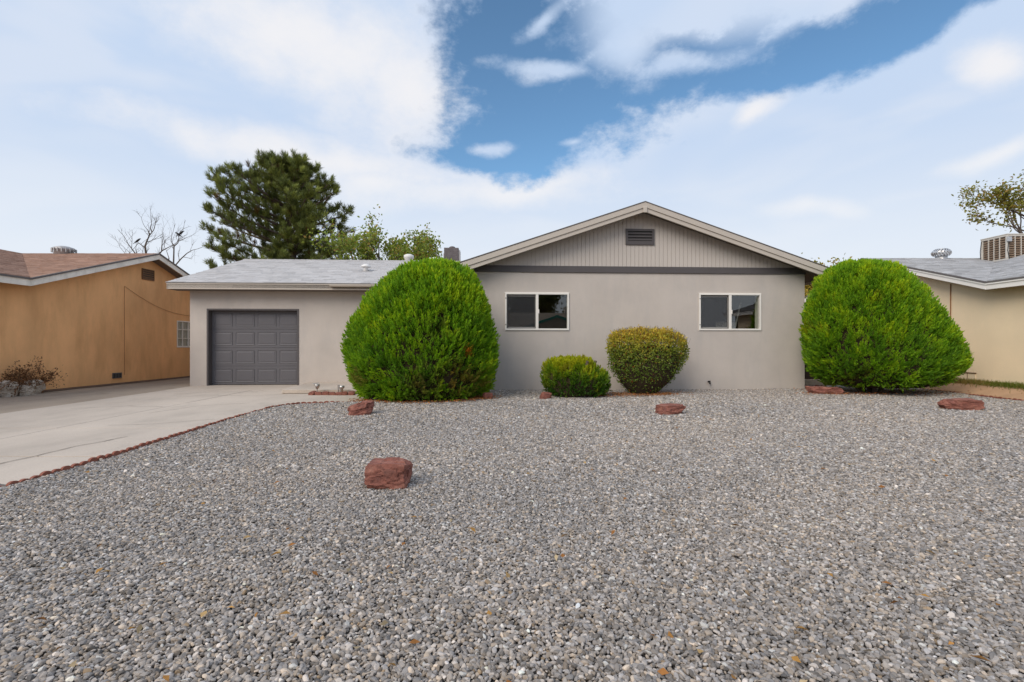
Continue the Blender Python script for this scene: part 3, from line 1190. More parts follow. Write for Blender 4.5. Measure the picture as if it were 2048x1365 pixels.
# sectional garage door
dx0, dx1, dz0, dz1 = x0 + .046, x1 - .046, 0.012, zt - .046
dy = GY + 0.185
b = MB(); b.box(dx0, dx1, dy + .012, dy + .05, dz0, dz1)
gdoor = b.build('garage_door', M['door_grey'], house)
sh = (dz1 - dz0) / 4
cw = (dx1 - dx0) / 4
for r_ in range(4):
    b = MB(); b.box(dx0, dx1, dy, dy + .0115, dz0 + r_ * sh + .004, dz0 + (r_ + 1) * sh - .004)
    sec = b.build('door_section', M['door_grey'], gdoor, bevel=0.003)
    for c_ in range(4):
        cx = dx0 + (c_ + .5) * cw
        cz = dz0 + (r_ + .5) * sh
        hw, hh = cw * 0.42, sh * 0.35
        b = MB()
        # raised lip around the panel and a sunk-in field with sloping sides
        o_ = [(cx - hw, cz - hh), (cx + hw, cz - hh), (cx + hw, cz + hh), (cx - hw, cz + hh)]
        i1 = [(cx - hw + .022, cz - hh + .022), (cx + hw - .022, cz - hh + .022), (cx + hw - .022, cz + hh - .022), (cx - hw + .022, cz + hh - .022)]
        i2 = [(cx - hw + .06, cz - hh + .06), (cx + hw - .06, cz - hh + .06), (cx + hw - .06, cz + hh - .06), (cx - hw + .06, cz + hh - .06)]
        rings = [(o_, -.001), (o_, -.012), (i1, -.003), (i2, -.010)]
        for (ra, da), (rb, db) in zip(rings[:-1], rings[1:]):
            for k in range(4):
                l = (k + 1) % 4
                b.poly([(ra[k][0], dy + da, ra[k][1]), (ra[l][0], dy + da, ra[l][1]), (rb[l][0], dy + db, rb[l][1]), (rb[k][0], dy + db, rb[k][1])])
        b.poly([(p[0], dy - .010, p[1]) for p in i2])
        b.build('panel', M['door_grey'], sec) if False else b.build('door_panel', M['door_grey'], gdoor)

groof = empty('garage_roof', (0, 0, 0)); groof.parent = house
RL, RR = -12.68, -1.6
b = MB()
b.prism([(RL, GE, GZ - .014), (RL, GR, GRZ - .014), (RL, 2 * GR - GE, GZ - .014), (RL, 2 * GR - GE, GZ - .15), (RL, GR, GRZ - .15), (RL, GE, GZ - .15)], (RR - RL, 0, 0))
b.build('roof_deck', M['soffit'], groof)
b = MB()
b.prism([(RL - .015, GE - .02, GZ - .018), (RL - .015, GR, GRZ - .012), (RL - .015, 2 * GR - GE, GZ - .012), (RL - .015, 2 * GR - GE, GZ), (RL - .015, GR, GRZ), (RL - .015, GE - .02, GZ - .005)], (RR - RL, 0, 0))
b.build('underlay', M['edge_shingle'], groof)
shingles([(RL - .02, GE - .03, GZ - .008), (-4.2, GE - .03, GZ - .008), (RR, GR, GRZ), (RL - .02, GR, GRZ)], (RL - .02, GE - .03, GZ - .008), (RR, GE - .03, GZ - .008),
         (0.56, 0.54, 0.535), groof, var=0.05)
# ridge caps
x = RL - .02
while x < -3.0:
    b = MB()
    for sg in (-1, 1):
        b.hexa([(x, GR, GRZ + .012), (x + .2, GR, GRZ + .012), (x + .2, GR + sg * .14, GRZ - .030), (x, GR + sg * .14, GRZ - .030),
                (x, GR, GRZ + .030), (x + .2, GR, GRZ + .022), (x + .2, GR + sg * .14, GRZ - .018), (x, GR + sg * .14, GRZ - .012)])
    b.build('ridge_cap', M['chimney_pale'], groof)
    x += 0.2
b = MB(); b.box(RL, W0 + .2, GE, GE + .028, GZ - .185, GZ - .022); b.build('fascia', M['trim_beige'], groof, bevel=0.004)
b = MB(); b.box(RL - .002, W0 + .2, GE - .012, GE - .001, GZ - .052, GZ - .019); b.build('drip_edge', M['trim_beige'], groof)
b = MB(); b.box(RL + .02, W0 + .1, GE + .03, GY, GZ - .19, GZ - .178); b.build('soffit', M['soffit'], groof)
b = MB()
b.prism([(RL - .004, GE, GZ - .02), (RL - .004, GR, GRZ - .02), (RL - .004, GR, GRZ - .20), (RL - .004, GE, GZ - .185)], (0.03, 0, 0))
b.build('barge_board', M['trim_beige'], groof)
# gutter over the entry
b = MB()
gx0, gx1 = -8.30, W0 + .1
prof = [(0, -.028), (-.010, -.066), (-.038, -.098), (-.072, -.104), (-.104, -.086), (-.118, -.052), (-.118, -.024), (-.110, -.024), (-.108, -.052), (-.06, -.09), (-.008, -.06), (0, -.03)]
b.prism([(gx0, GE - .013 + p[0], GZ - .02 + p[1] * 0.9) for p in prof], (gx1 - gx0, 0, 0))
b.prism([(gx0 - .006, GE - .013 + p[0], GZ - .02 + p[1] * 0.9) for p in prof[:7]], (0.006, 0, 0))
b.build('gutter', M['trim_beige'], groof)


def on_slope(s_, t_): return GZ + (GRZ - GZ) * (t_ - GE) / (GR - GE)


# mushroom vent on the slope
vs, vt = -7.83, 3.7
vz = on_slope(vs, vt)
b = MB()
b.lathe([(0.075, -0.06), (0.075, 0.15), (0.07, 0.16)], (vs, vt, vz), 16)
rv = b.build('roof_vent', M['metal_white'], groof, True)
b = MB(); b.lathe([(0.150, 0.13), (0.155, 0.15), (0.12, 0.19), (0.06, 0.225), (0.01, 0.235)], (vs, vt, vz), 20); b.build('vent_cap', M['metal_white'], rv, True)
b = MB()
dzs = 0.2 * (GRZ - GZ) / (GR - GE)
b.hexa([(vs - .2, vt - .2, vz - dzs + .012), (vs + .2, vt - .2, vz - dzs + .012), (vs + .2, vt + .2, vz + dzs + .012), (vs - .2, vt + .2, vz + dzs + .012),
        (vs - .2, vt - .2, vz - dzs + .018), (vs + .2, vt - .2, vz - dzs + .018), (vs + .2, vt + .2, vz + dzs + .018), (vs - .2, vt + .2, vz + dzs + .018)])
b.build('vent_flashing', M['metal_dull'], rv)


def to_local(X, Y):
    dx, dy_ = X - 3.365, Y - 13.1
    return dx * math.cos(TH) + dy_ * math.sin(TH), -dx * math.sin(TH) + dy_ * math.cos(TH)


# white duct and dome behind the ridge, and the grey chimney
ds, dt = to_local(-3.95, 19.6)
b = MB(); b.lathe([(0.16, 0.0), (0.16, 0.48), (0.19, 0.52), (0.19, 0.62), (0.10, 0.66)], (ds, dt, 3.95), 18); b.build('flue_cap', M['metal_white'], groof, True)
ds, dt = to_local(-2.98, 19.8)
b = MB(); b.lathe([(0.30, 0.0), (0.30, 0.40), (0.27, 0.55), (0.20, 0.64), (0.08, 0.69)], (ds, dt, 3.84), 20); b.build('dome_vent', M['metal_white'], groof, True)
ds, dt = to_local(-2.30, 19.4)
b = MB(); b.box(ds - .27, ds + .27, dt, dt + .5, 3.7, 4.83)
chim = b.build('chimney', M['chimney'], groof)
zz = 3.72
while zz < 4.80:
    b = MB(); b.box(ds - .275, ds + .275, dt - .006, dt + .506, zz, zz + .060); b.build('brick_course', M['chimney'], chim, bevel=0.006)
    zz += 0.075
b = MB(); b.box(ds + .276, ds + .33, dt + .02, dt + .48, 3.8, 4.74); b.box(ds - .30, ds - .276, dt + .02, dt + .4, 3.8, 4.62); b.build('flashing', M['chimney_pale'], chim)
b = MB(); b.lathe([(0.12, 0), (0.12, 0.06), (0.07, 0.09)], (ds + .02, dt + .25, 4.83), 14); b.build('chimney_pot', M['chimney'], chim, True)

# pipe stub low on the wall
b = MB(); b.tube([(1.70, 0.01, 0.20), (1.70, -0.07, 0.20), (1.70, -0.10, 0.15)], [0.022, 0.022, 0.018], 10)
b.lathe([(0.035, 0), (0.035, 0.012)], (1.70, -0.06, 0.215), 10)
b.build('hose_bib', M['tyre_black'], house, True)

# things inside the right-hand room
def in_house(name, bmb, mat, label, cat):
    o = bmb.build(name, mat)
    o.location = house.location
    o.rotation_euler = house.rotation_euler
    tag(o, label, cat)
    return o


b = MB()
pts = []
for k in range(60):
    t = k / 59
    pts.append((2.34 + 0.55 * t, 0.95 + 0.03 * math.sin(t * 40) + 0.012 * math.sin(t * 93)))
for (xa, ya), (xb, yb) in zip(pts[:-1], pts[1:]):
    b.hexa([(xa, ya, 0.9), (xb, yb, 0.9), (xb, yb + .004, 0.9), (xa, ya + .004, 0.9), (xa, ya, 1.78), (xb, yb, 1.78), (xb, yb + .004, 1.78), (xa, ya + .004, 1.78)])
in_house('curtain', b, M['curtain'], 'pale half curtain hanging inside the right-hand front window', 'curtain')
b = MB(); b.hexa([(2.72, 0.80, 1.30), (2.76, 0.80, 1.30), (2.76, 0.82, 1.30), (2.72, 0.82, 1.30), (2.93, 0.76, 2.30), (2.97, 0.76, 2.30), (2.97, 0.78, 2.30), (2.93, 0.78, 2.30)])
in_house('leaning_pole', b, M['board_white'], 'white stick leaning inside the right-hand front window', 'pole')


# ------------------------------------------------------------------ neighbouring houses (each an L with a gable facing our lot)
def louver_vent(parent, x, y0, y1, z0, z1, face, mat, n_=4):
    b = MB()
    a, c = sorted((x, x + face * .03))
    b.box(a, c, y0, y1, z1 - .03, z1); b.box(a, c, y0, y1, z0, z0 + .045)
    b.box(a, c, y0, y0 + .03, z0 + .045, z1 - .03); b.box(a, c, y1 - .03, y1, z0 + .045, z1 - .03)
    f = b.build('gable_vent', mat, parent)
    b = MB(); a, c = sorted((x + face * .003, x + face * .006)); b.box(a, c, y0 + .02, y1 - .02, z0 + .03, z1 - .02); b.build('vent_backing', M['tyre_black'], f)
    for k in range(n_):
        z = z0 + .05 + (k + .3) * (z1 - z0 - .08) / n_
        b = MB()
        b.hexa([(x + face * .028, y0 + .03, z - .015), (x + face * .028, y1 - .03, z - .015), (x + face * .01, y1 - .03, z + .025), (x + face * .01, y0 + .03, z + .025),
                (x + face * .030, y0 + .03, z - .007), (x + face * .030, y1 - .03, z - .007), (x + face * .012, y1 - .03, z + .033), (x + face * .012, y0 + .03, z + .033)])
        b.build('louver', mat, f)
    return f


def neighbour(name, label, sgn, xf, xw, ye, yp, ze, zp, depth, wall_mat, fascia_mat, shingle_col, z0, holes, two_boards):
    """sgn=+1: house lies towards +X and its gable wall faces -X"""
    root = empty(name, (xw, yp, z0))
    tag(root, label, 'house')
    off = Vector((xw, yp, z0))
    L_ = lambda p: tuple(Vector(p) - off)
    k = (zp - ze) / (yp - ye)
    ywing = -1.0 if sgn < 0 else 3.0
    yb = 2 * yp - ye
    th = 0.13
    # gable wall: plain grid below the eave, triangular top above
    me = wall_grid(ywing + .35, yb - .35, z0 - 0.1, ze - 0.02, 0.2, holes, lambda u_, d_, z_: L_((xw + sgn * d_, u_, z_)))
    link('wall', me, wall_mat, root)
    b = MB()
    tri = [(xw, ye + 0.15, ze - .02), (xw, yb - .15, ze - .02), (xw, yp, zp - .13)]
    b.prism([L_(p) for p in tri], (sgn * 0.2, 0, 0))
    b.build('gable_wall', wall_mat, root)
    d = yp - ye
    rf = empty('roof', (0, 0, 0)); rf.parent = root
    X = lambda q: xf + sgn * q
    far = 14.0

    def slab_roof(poly, nm='roof_deck'):
        b = MB(); b.prism([L_((p[0], p[1], p[2] - .012)) for p in poly], (0, 0, -th)); b.build(nm, M['soffit'], rf)
        b = MB(); b.prism([L_((p[0], p[1], p[2] + .001)) for p in poly], (0, 0, -.012)); b.build('underlay', M['edge_shingle'], rf)

    main_front = [(X(0), ye, ze), (X(0), yp, zp), (X(d), yp, zp)]
    wing = [(X(0), ywing, ze), (X(0), ye, ze), (X(d), yp, zp), (X(d), ywing, zp)]
    back = [(X(0), yp, zp), (X(0), yb, ze), (X(far), yb, ze), (X(far), yp, zp)]
    wing_far = [(X(d), ywing, zp), (X(d), yp, zp), (X(2 * d), yp, ze), (X(2 * d), ywing, ze)]
    far_front = [(X(d), yp, zp), (X(far), yp, zp), (X(far), ye, ze), (X(2 * d), ye, ze)]
    for p in (main_front, wing, back, wing_far): slab_roof(p)
    shingles([L_(p) for p in main_front], L_((X(0), ye, ze)), L_((X(d), ye, ze)), shingle_col, rf, var=0.09)
    wv = [(X(0), max(ywing, ye - 4.5), ze), (X(0), ye, ze), (X(d), yp, zp), (X(d), max(ywing, ye - 4.5), zp)]
    shingles([L_(p) for p in wv], L_(wv[0]), L_(wv[1]), shingle_col, rf, var=0.09)
    # other walls
    b = MB(); b.box(*sorted((0, sgn * 2 * d)), ywing + .35 - yp, ywing + .55 - yp, -.1, ze - .03 - z0); b.build('front_wall', wall_mat, root)
    b = MB(); b.box(*sorted((0, sgn * (far - .5))), yb - .55 - yp, yb - .35 - yp, -.1, ze - .03 - z0); b.build('back_wall', wall_mat, root)
    # barge boards on the gable, fascia along the wing
    x0, x1 = sorted((xf - sgn * .022, xf + sgn * .012))
    bh = 0.165

    def board(pa, pb, h, t0, t1, nm):
        b = MB()
        xa, xb = sorted((xf + sgn * t0, xf + sgn * t1))
        b.hexa([L_((xa, pa[0], pa[1] - h)), L_((xb, pa[0], pa[1] - h)), L_((xb, pb[0], pb[1] - h)), L_((xa, pb[0], pb[1] - h)),
                L_((xa, pa[0], pa[1])), L_((xb, pa[0], pa[1])), L_((xb, pb[0], pb[1])), L_((xa, pb[0], pb[1]))])
        return b.build(nm, fascia_mat, rf, bevel=0.004)

    board((ye + .002, ze - .014), (yp, zp - .014), bh, -.024, .012, 'barge_board')
    board((yp + .001, zp - .014), (yb, ze - .014), bh, -.024, .012, 'barge_board')
    board((ywing, ze - .014), (ye - .002, ze - .014), bh, -.024, .012, 'fascia')
    if two_boards:
        board((ye - .004, ze - .006), (yp, zp - .006), 0.06, -.044, -.025, 'shingle_mould')
        board((ywing, ze - .006), (ye - .005, ze - .006), 0.06, -.044, -.025, 'shingle_mould')
    # shingle edge drawn along the verge
    def verge(pa, pb):
        b = MB()
        xa, xb = sorted((xf - sgn * .05, xf + sgn * .02))
        b.hexa([L_((xa, pa[0], pa[1] - .028)), L_((xb, pa[0], pa[1] - .028)), L_((xb, pb[0], pb[1] - .028)), L_((xa, pb[0], pb[1] - .028)),
                L_((xa, pa[0], pa[1] + .014)), L_((xb, pa[0], pa[1] + .014)), L_((xb, pb[0], pb[1] + .014)), L_((xa, pb[0], pb[1] + .014))])
        b.build('verge_edge', M['edge_shingle'], rf)
    verge((ye, ze), (yp, zp)); verge((yp, zp), (yb, ze)); verge((ywing, ze), (ye, ze))
    return root, rf, L_


# left: ochre house with brown shingles
LH = (17.72, 19.0, 1.075, 1.99)
left, left_roof, LL = neighbour('neighbour_house', 'ochre stucco house with brown shingle roof and peeling white eaves', -1, -11.25, -11.6, 11.95, 16.3, 2.70, 4.05, 9,
                                M['ochre'], M['white_peel'], (0.38, 0.238, 0.178), 0.0, [LH], False)
offL = Vector((-11.6, 16.3, 0))
y0, y1, z0, z1 = LH[0] - 16.3, LH[1] - 16.3, LH[2], LH[3]
b = MB()
b.box(-.06, .012, y0, y1, z1 - .04, z1); b.box(-.06, .018, y0 - .01, y1, z0 - .02, z0 + .035)
b.box(-.06, .012, y0, y0 + .035, z0 + .035, z1 - .04); b.box(-.06, .012, y1 - .035, y1, z0 + .035, z1 - .04)
lw = b.build('window', M['white_peel'], left)
for k in range(1, 4):
    yy = y0 + (y1 - y0) * k / 4
    b = MB(); b.box(-.045, .004, yy - .015, yy + .015, z0 + .035, z1 - .04); b.build('muntin', M['white_peel'], lw)
for k in range(1, 3):
    zz = z0 + (z1 - z0) * k / 3
    b = MB(); b.box(-.040, .000, y0 + .035, y1 - .035, zz - .012, zz + .012); b.build('muntin', M['white_peel'], lw)
b = MB(); b.box(-.034, -.030, y0 + .03, y1 - .03, z0 + .03, z1 - .03); b.build('pane', M['glass'], lw)
b = MB(); b.box(-.052, -.046, y0, y1, z0, z1); b.build('blind', M['blind'], lw)
louver_vent(left, .003, -0.27, 0.27, 3.21, 3.55, 1, M['brown_vent'], 4)
b = MB(); b.box(.002, .022, 14.85 - 16.3, 15.2 - 16.3, 0.17, 0.33)
fv = b.build('foundation_vent', M['grey_vent'], left)
for k in range(3):
    b = MB(); b.box(.0225, .028, 14.87 - 16.3 + k * .11, 14.95 - 16.3 + k * .11, 0.19, 0.31); b.build('vent_slot', M['tyre_black'], fv)
# conduit seam and sagging cable on the wall
b = MB(); b.tube([(0.012, -0.99, 0.25), (0.012, -0.99, 2.90)], 0.0045, 6); b.build('conduit', M['cable'], left)
pts = [(0.02, -0.99 + 3.9 * t, 2.90 - 0.72 * t - 0.30 * math.sin(math.pi * t) * (1 - .3 * t)) for t in np.linspace(0, 1, 24)]
b = MB(); b.tube(pts, 0.005, 6); b.build('wall_cable', M['cable'], left)
# cable lying on the roof
kk = (4.05 - 2.70) / (16.3 - 11.95)
b = MB()
pts = []
for t in np.linspace(0, 1, 16):
    yy = 12.9 + 0.55 * t
    xx = -12.6 + 0.75 * t
    pts.append((xx + 11.6, yy - 16.3 + .04 * math.sin(6 * t), 2.70 + kk * (yy - 11.95) + 0.03))


# low ridge vent on the ochre roof
def turbine_low():
    b = MB(); b.lathe([(0.26, -0.15), (0.26, 0.10), (0.30, 0.13), (0.27, 0.20), (0.12, 0.25), (0.02, 0.26)], (-2.75, 0.1, 4.05), 18)
    v = b.build('ridge_vent', M['metal_dull'], left_roof, True)
    b = MB()
    for k in range(18):
        a = 2 * math.pi * k / 18
        b.box(-2.75 + .305 * math.cos(a) - .012, -2.75 + .305 * math.cos(a) + .012, .1 + .305 * math.sin(a) - .012, .1 + .305 * math.sin(a) + .012, 4.09, 4.22)
    o = b.build('vent_fins', M['metal_dull'], v)
    tag(o, kind='stuff')


turbine_low()

# right: cream house with grey shingles
right, right_roof, RLc = neighbour('neighbour_house', 'cream stucco house with grey shingle roof and white eaves', 1, 11.2, 11.55, 12.08, 16.35, 2.63, 3.91, 9,
                                   M['cream'], M['white_fascia'], (0.45, 0.44, 0.44), 0.0, [], True)
b = MB(); b.tube([(-.012, 13.47 - 16.35, 0.2), (-.012, 13.47 - 16.35, 2.75)], 0.012, 6); b.build('conduit', M['cable'], right)
b = MB(); b.box(-.010, .0, 12.75 - 16.35, 13.2 - 16.35, 0.26, 0.44)
cv = b.build('foundation_vent', M['cream'], right)
b = MB(); b.box(-.030, -.0105, 12.72 - 16.35, 13.23 - 16.35, 0.44, 0.455); b.build('vent_hood', M['brown_vent'], cv)
b = MB(); b.box(-.016, -.0105, 12.97 - 16.35, 12.98 - 16.35, 0.27, 0.43); b.build('vent_bar', M['brown_vent'], cv)


def turbine(x, y, z, parent):
    b = MB(); b.lathe([(0.16, -0.25), (0.16, 0.06)], (x, y, z), 16)
    v = b.build('turbine_vent', M['metal'], parent, True)
    n_ = 20
    for k in range(n_):
        b = MB()
        a0 = 2 * math.pi * k / n_
        for j in range(6):
            t0, t1 = j / 6, (j + 1) / 6
            def pt(t, w):
                r_ = 0.17 + 0.095 * math.sin(math.pi * (0.12 + 0.80 * t))
                a = a0 + 0.5 * t + w
                return (x + r_ * math.cos(a), y + r_ * math.sin(a), z + 0.06 + 0.21 * t)
            b.poly([pt(t0, 0), pt(t0, .22), pt(t1, .22), pt(t1, 0)])
        b.build('turbine_blade', M['metal'], v)
    b = MB(); b.lathe([(0.19, 0.265), (0.15, 0.29), (0.02, 0.30)], (x, y, z), 18); b.build('turbine_cap', M['metal'], v, True)


turbine(13.75 - 11.55, 0.05, 3.93, right_roof)


def cooler():
    root = empty('evaporative_cooler', (15.1, 15.6, 3.55))
    tag(root, 'square evaporative cooler with brown pad panels on the cream house roof', 'cooler')
    w, h = 0.43, 0.82
    b = MB()
    b.box(-w, w, -w, w, 0.10, 0.17)
    b.box(-w, w, -w, w, h, h + .05)
    for sx in (-1, 1):
        for sy in (-1, 1):
            b.box(*sorted((sx * w, sx * (w - .06))), *sorted((sy * w, sy * (w - .06))), .17, h)
    b.build('cabinet', M['cooler'], root, bevel=.01)
    b = MB(); b.box(-w + .05, w - .05, -w + .05, w - .05, .12, h); b.build('core', M['cooler_pad'], root)
    b = MB(); b.prism([(-w - .01, -w - .01, h + .05), (w + .01, -w - .01, h + .05), (w + .01, w + .01, h + .05), (-w - .01, w + .01, h + .05)], (0, 0, .03)); b.build('lid', M['cooler'], root, bevel=.01)
    for k in range(4):
        c0 = -w + .07 + k * (2 * w - .14) / 4
        wd = (2 * w - .14) / 4 - .02
        for j in range(9):
            z = .19 + j * .068
            b = MB(); b.hexa([(-w + .006, c0, z), (-w + .006, c0 + wd, z), (-w + .04, c0 + wd, z + .04), (-w + .04, c0, z + .04), (-w + .003, c0, z + .01), (-w + .003, c0 + wd, z + .01), (-w + .037, c0 + wd, z + .05), (-w + .037, c0, z + .05)]); b.build('louver', M['cooler_pad'], root)
            b = MB(); b.hexa([(c0, -w + .006, z), (c0 + wd, -w + .006, z), (c0 + wd, -w + .04, z + .04), (c0, -w + .04, z + .04), (c0, -w + .003, z + .01), (c0 + wd, -w + .003, z + .01), (c0 + wd, -w + .037, z + .05), (c0, -w + .037, z + .05)]); b.build('louver', M['cooler_pad'], root)
        if k:
            b = MB(); b.box(-w - .004, -w + .05, c0 - .018, c0 - .001, .17, h); b.build('mullion', M['cooler'], root)
            b = MB(); b.box(c0 - .018, c0 - .001, -w - .004, -w + .05, .17, h); b.build('mullion', M['cooler'], root)
    for sx in (-1, 1):
        for sy in (-1, 1):
            b = MB(); b.box(sx * .36 - .02, sx * .36 + .02, sy * .36 - .02, sy * .36 + .02, -.15, .10); b.build('leg', M['metal'], root)
    b = MB(); b.box(-w - .02, -w + .10, -w - .05, -w - .002, h - .16, h - .02); b.build('junction_box', M['metal'], root)
    b = MB(); b.tube([(-w + .03, -w - .02, h - .15), (-w - .01, -w - .03, .4), (-w + .05, -w - .03, .1), (-w - .03, -w - .02, -.02)], .010, 6); b.build('supply_tube', M['tyre_black'], root)
    b = MB(); b.tube([(-w - .01, w - .04, h), (-w - .03, w - .02, .5), (-w - .015, w - .03, .0)], .010, 6); b.build('supply_tube', M['tyre_black'], root)


cooler()

# gate between the houses
gate = empty('yard_gate', (9.6, 15.0, 0))
tag(gate, 'dark brown board gate between the grey house and the cream house', 'gate')
for k in range(20):
    b = MB(); x = -1.95 + k * .19; b.box(x, x + .18, -.012, .012, .14, 1.75 + random.uniform(-.01, .01)); b.build('board', M['gate'], gate)
for z in (.4, 1.45):
    b = MB(); b.box(-1.95, 1.83, .0125, .06, z, z + .09); b.build('rail', M['gate'], gate)
b = MB(); b.box(-1.95, 1.85, -.10, .10, -.06, .13); b.build('sill', M['concrete'], gate)


# ------------------------------------------------------------------ foliage
def leaves_mesh(name, O, D, Nn, length, width, tint, droop=0.0):
    """diamond leaves: origin O, direction D, face normal Nn, per-leaf length / width / tint"""
    D = norm(D)
    Sd = norm(np.cross(D, Nn))
    n_ = len(O)
    l, w = length[:, None], width[:, None]
    Nn = norm(np.cross(Sd, D))
    a = O
    b_ = O + D * l * 0.5 + Sd * w * 0.5 + Nn * l * 0.06
    c_ = O + D * l - Nn * l * droop
    d_ = O + D * l * 0.5 - Sd * w * 0.5 + Nn * l * 0.06
    V = np.stack([a, b_, c_, d_], 1).reshape(-1, 3)
    F = np.arange(n_ * 4).reshape(-1, 4)
    C = np.repeat(tint, 4, 0)
    return arrays_mesh(name, V, F, np.clip(C, 0.003, 0.9))


def profile_surface(prof, n_, depth_k, yc, bulge=0.0, seed=1):
    """prof: (z, xl, xr); returns sampled points, outward normals and the height fraction"""
    r = np.random.default_rng(seed)
    z = np.array([p[0] for p in prof]); xl = np.array([p[1] for p in prof]); xr = np.array([p[2] for p in prof])
    o = np.argsort(z); z, xl, xr = z[o], xl[o], xr[o]

    def pos(zz, ph):
        a, c = np.interp(zz, z, xl), np.interp(zz, z, xr)
        hw, cx = (c - a) / 2, (c + a) / 2
        # gentle lumps so the outline is not a perfect solid of revolution
        lump = 1 + 0.025 * np.sin(3 * ph + 2.2 * zz) + 0.018 * np.sin(7 * ph - 4 * zz + 1)
        return np.stack([cx + hw * np.cos(ph) * lump, yc + hw * depth_k * np.sin(ph) * lump, zz], -1)

    m_ = n_ * 6
    # denser z sampling near the top where the cap is flat
    t_ = r.uniform(0, 1, m_)
    zz = z[0] + (z[-1] - z[0]) * (1 - (1 - t_) ** 1.35)
    ph = r.uniform(0, 2 * np.pi, m_)
    e = 1e-3
    p = pos(zz, ph)
    zt = np.clip(zz, z[0] + 2e-3, z[-1] - 2e-3)
    du = (pos(zt + e, ph) - pos(zt - e, ph)) / (2 * e)
    dv = (pos(zt, ph + e) - pos(zt, ph - e)) / (2 * e)
    cr = np.cross(dv, du)
    area = np.linalg.norm(cr, axis=1) / (1.35 * (1 - t_ + 1e-3) ** 0.35)
    nn = cr / np.maximum(np.linalg.norm(cr, axis=1, keepdims=True), 1e-9)
    pr = area / area.sum()
    idx = r.choice(m_, n_, replace=False, p=pr)
    return p[idx], nn[idx], (zz[idx] - z[0]) / (z[-1] - z[0])


def core_mesh(prof, depth_k, yc, shrink):
    b = MB()
    prof = sorted(prof)
    rings = []
    zmid = prof[0][0]
    for (z, a, c) in prof:
        hw, cx = (c - a) / 2 * shrink, (c + a) / 2
        rings.append([(cx + hw * math.cos(t), yc + hw * depth_k * math.sin(t), zmid + (z - zmid) * shrink) for t in np.linspace(0, 2 * math.pi, 28, endpoint=False)])
    for r0, r1 in zip(rings[:-1], rings[1:]):
        for k in range(28):
            l = (k + 1) % 28
            b.poly([r0[k], r0[l], r1[l], r1[k]])
    b.poly(rings[-1]); b.poly(rings[0][::-1])
    return b


def prof_px(rows, yc, z_min=None):
    out = []
    for (py, a, c) in rows:
        z = CAM_Z + (690 - py) / 1024 * yc
        if z_min is not None: z = max(z, z_min)
        out.append((z, (a - 1024) / 1024 * yc, (c - 1024) / 1024 * yc))
    return out


def vnoise(P, s, k=0.0):
    return np.array([noise.noise(Vector((p[0] * s + k, p[1] * s - k, p[2] * s))) for p in P])


def plume_shrub(name, label, prof, depth_k, yc, n_pl, blades, colfn, seed, pl_len=(0.13, 0.26), blade=(0.045, 0.085), bw=0.019, up=1.0, holes=(), shrink=0.84, stems=True):
    """clipped evergreen: thousands of upright feathery sprays standing on a rounded form"""
    r = np.random.default_rng(seed)
    zmin = min(p[0] for p in prof)
    cx = sum((p[1] + p[2]) / 2 for p in prof) / len(prof)
    root = empty(name, (cx, yc, 0))
    tag(root, label, 'shrub')
    P, Nn, h = profile_surface(prof, n_pl, depth_k, yc, seed=seed)
    keep = np.ones(len(P), bool)
    for (hx, hz, hr) in holes:
        d = np.sqrt((P[:, 0] - hx) ** 2 + ((P[:, 2] - hz) * 1.1) ** 2)
        keep &= ~((d < hr * (1 + 0.35 * r.normal(size=len(P)))) & (P[:, 1] < yc))
    P, Nn, h = P[keep], Nn[keep], h[keep]
    n_ = len(P)
    clump = vnoise(P, 3.2, seed)
    fine = vnoise(P, 9.0, seed + 5)
    depth = -0.05 + 0.05 * clump + 0.045 * fine + r.uniform(-0.13, 0.03, n_)
    axis = norm(Nn * 0.62 + np.array([0, 0, 1.0]) * up * (0.85 - 0.35 * (1 - h))[:, None] + r.normal(0, 0.16, (n_, 3)))
    Lp = r.uniform(*pl_len, n_)
    base = P + Nn * depth[:, None] - axis * (Lp * 0.75)[:, None]
    col = colfn(P, Nn, h, clump, fine, r)
    # blades
    f = r.uniform(0.0, 1.0, (n_, blades)) ** 0.8
    ang = r.uniform(0, 2 * np.pi, (n_, blades))
    a1 = norm(np.cross(axis, r.normal(0, 1, (n_, 3))))
    a2 = np.cross(axis, a1)
    rad = (a1[:, None] * np.cos(ang)[..., None] + a2[:, None] * np.sin(ang)[..., None])
    spread = 0.034 * (1.05 - f)
    O = base[:, None] + axis[:, None] * (f * Lp[:, None])[..., None] + rad * spread[..., None] * 0.6
    D = axis[:, None] * (0.72 + 0.5 * f)[..., None] + rad * (0.62 * (1.15 - f))[..., None]
    FN = rad + r.normal(0, 0.35, rad.shape)
    ln = r.uniform(*blade, (n_, blades))
    wd = bw * r.uniform(0.7, 1.3, (n_, blades))
    tone = r.normal(1, 0.13, (n_, blades, 1))
    C = col[:, None] * tone
    me = leaves_mesh('foliage', O.reshape(-1, 3) - np.array([cx, yc, 0]), D.reshape(-1, 3), FN.reshape(-1, 3), ln.ravel(), wd.ravel(), C.reshape(-1, 3))
    link('foliage', me, M['leaf'], root)
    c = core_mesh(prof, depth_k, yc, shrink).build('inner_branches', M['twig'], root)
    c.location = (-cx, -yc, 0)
    if stems:
        b = MB()
        for k in range(7):
            a = 2 * math.pi * k / 7 + r.uniform(-.3, .3)
            q = r.uniform(0.05, 0.22)
            b.tube([(q * math.cos(a), q * math.sin(a), -0.05), (2.2 * q * math.cos(a), 2.0 * q * math.sin(a), 0.3), (3.5 * q * math.cos(a), 3.0 * q * math.sin(a), 0.8)], [0.06, 0.045, 0.03], 7)
        b.build('stems', M['bark'], root)
    return root


def lerp(a, b_, t): return np.asarray(a) * (1 - t) + np.asarray(b_) * t


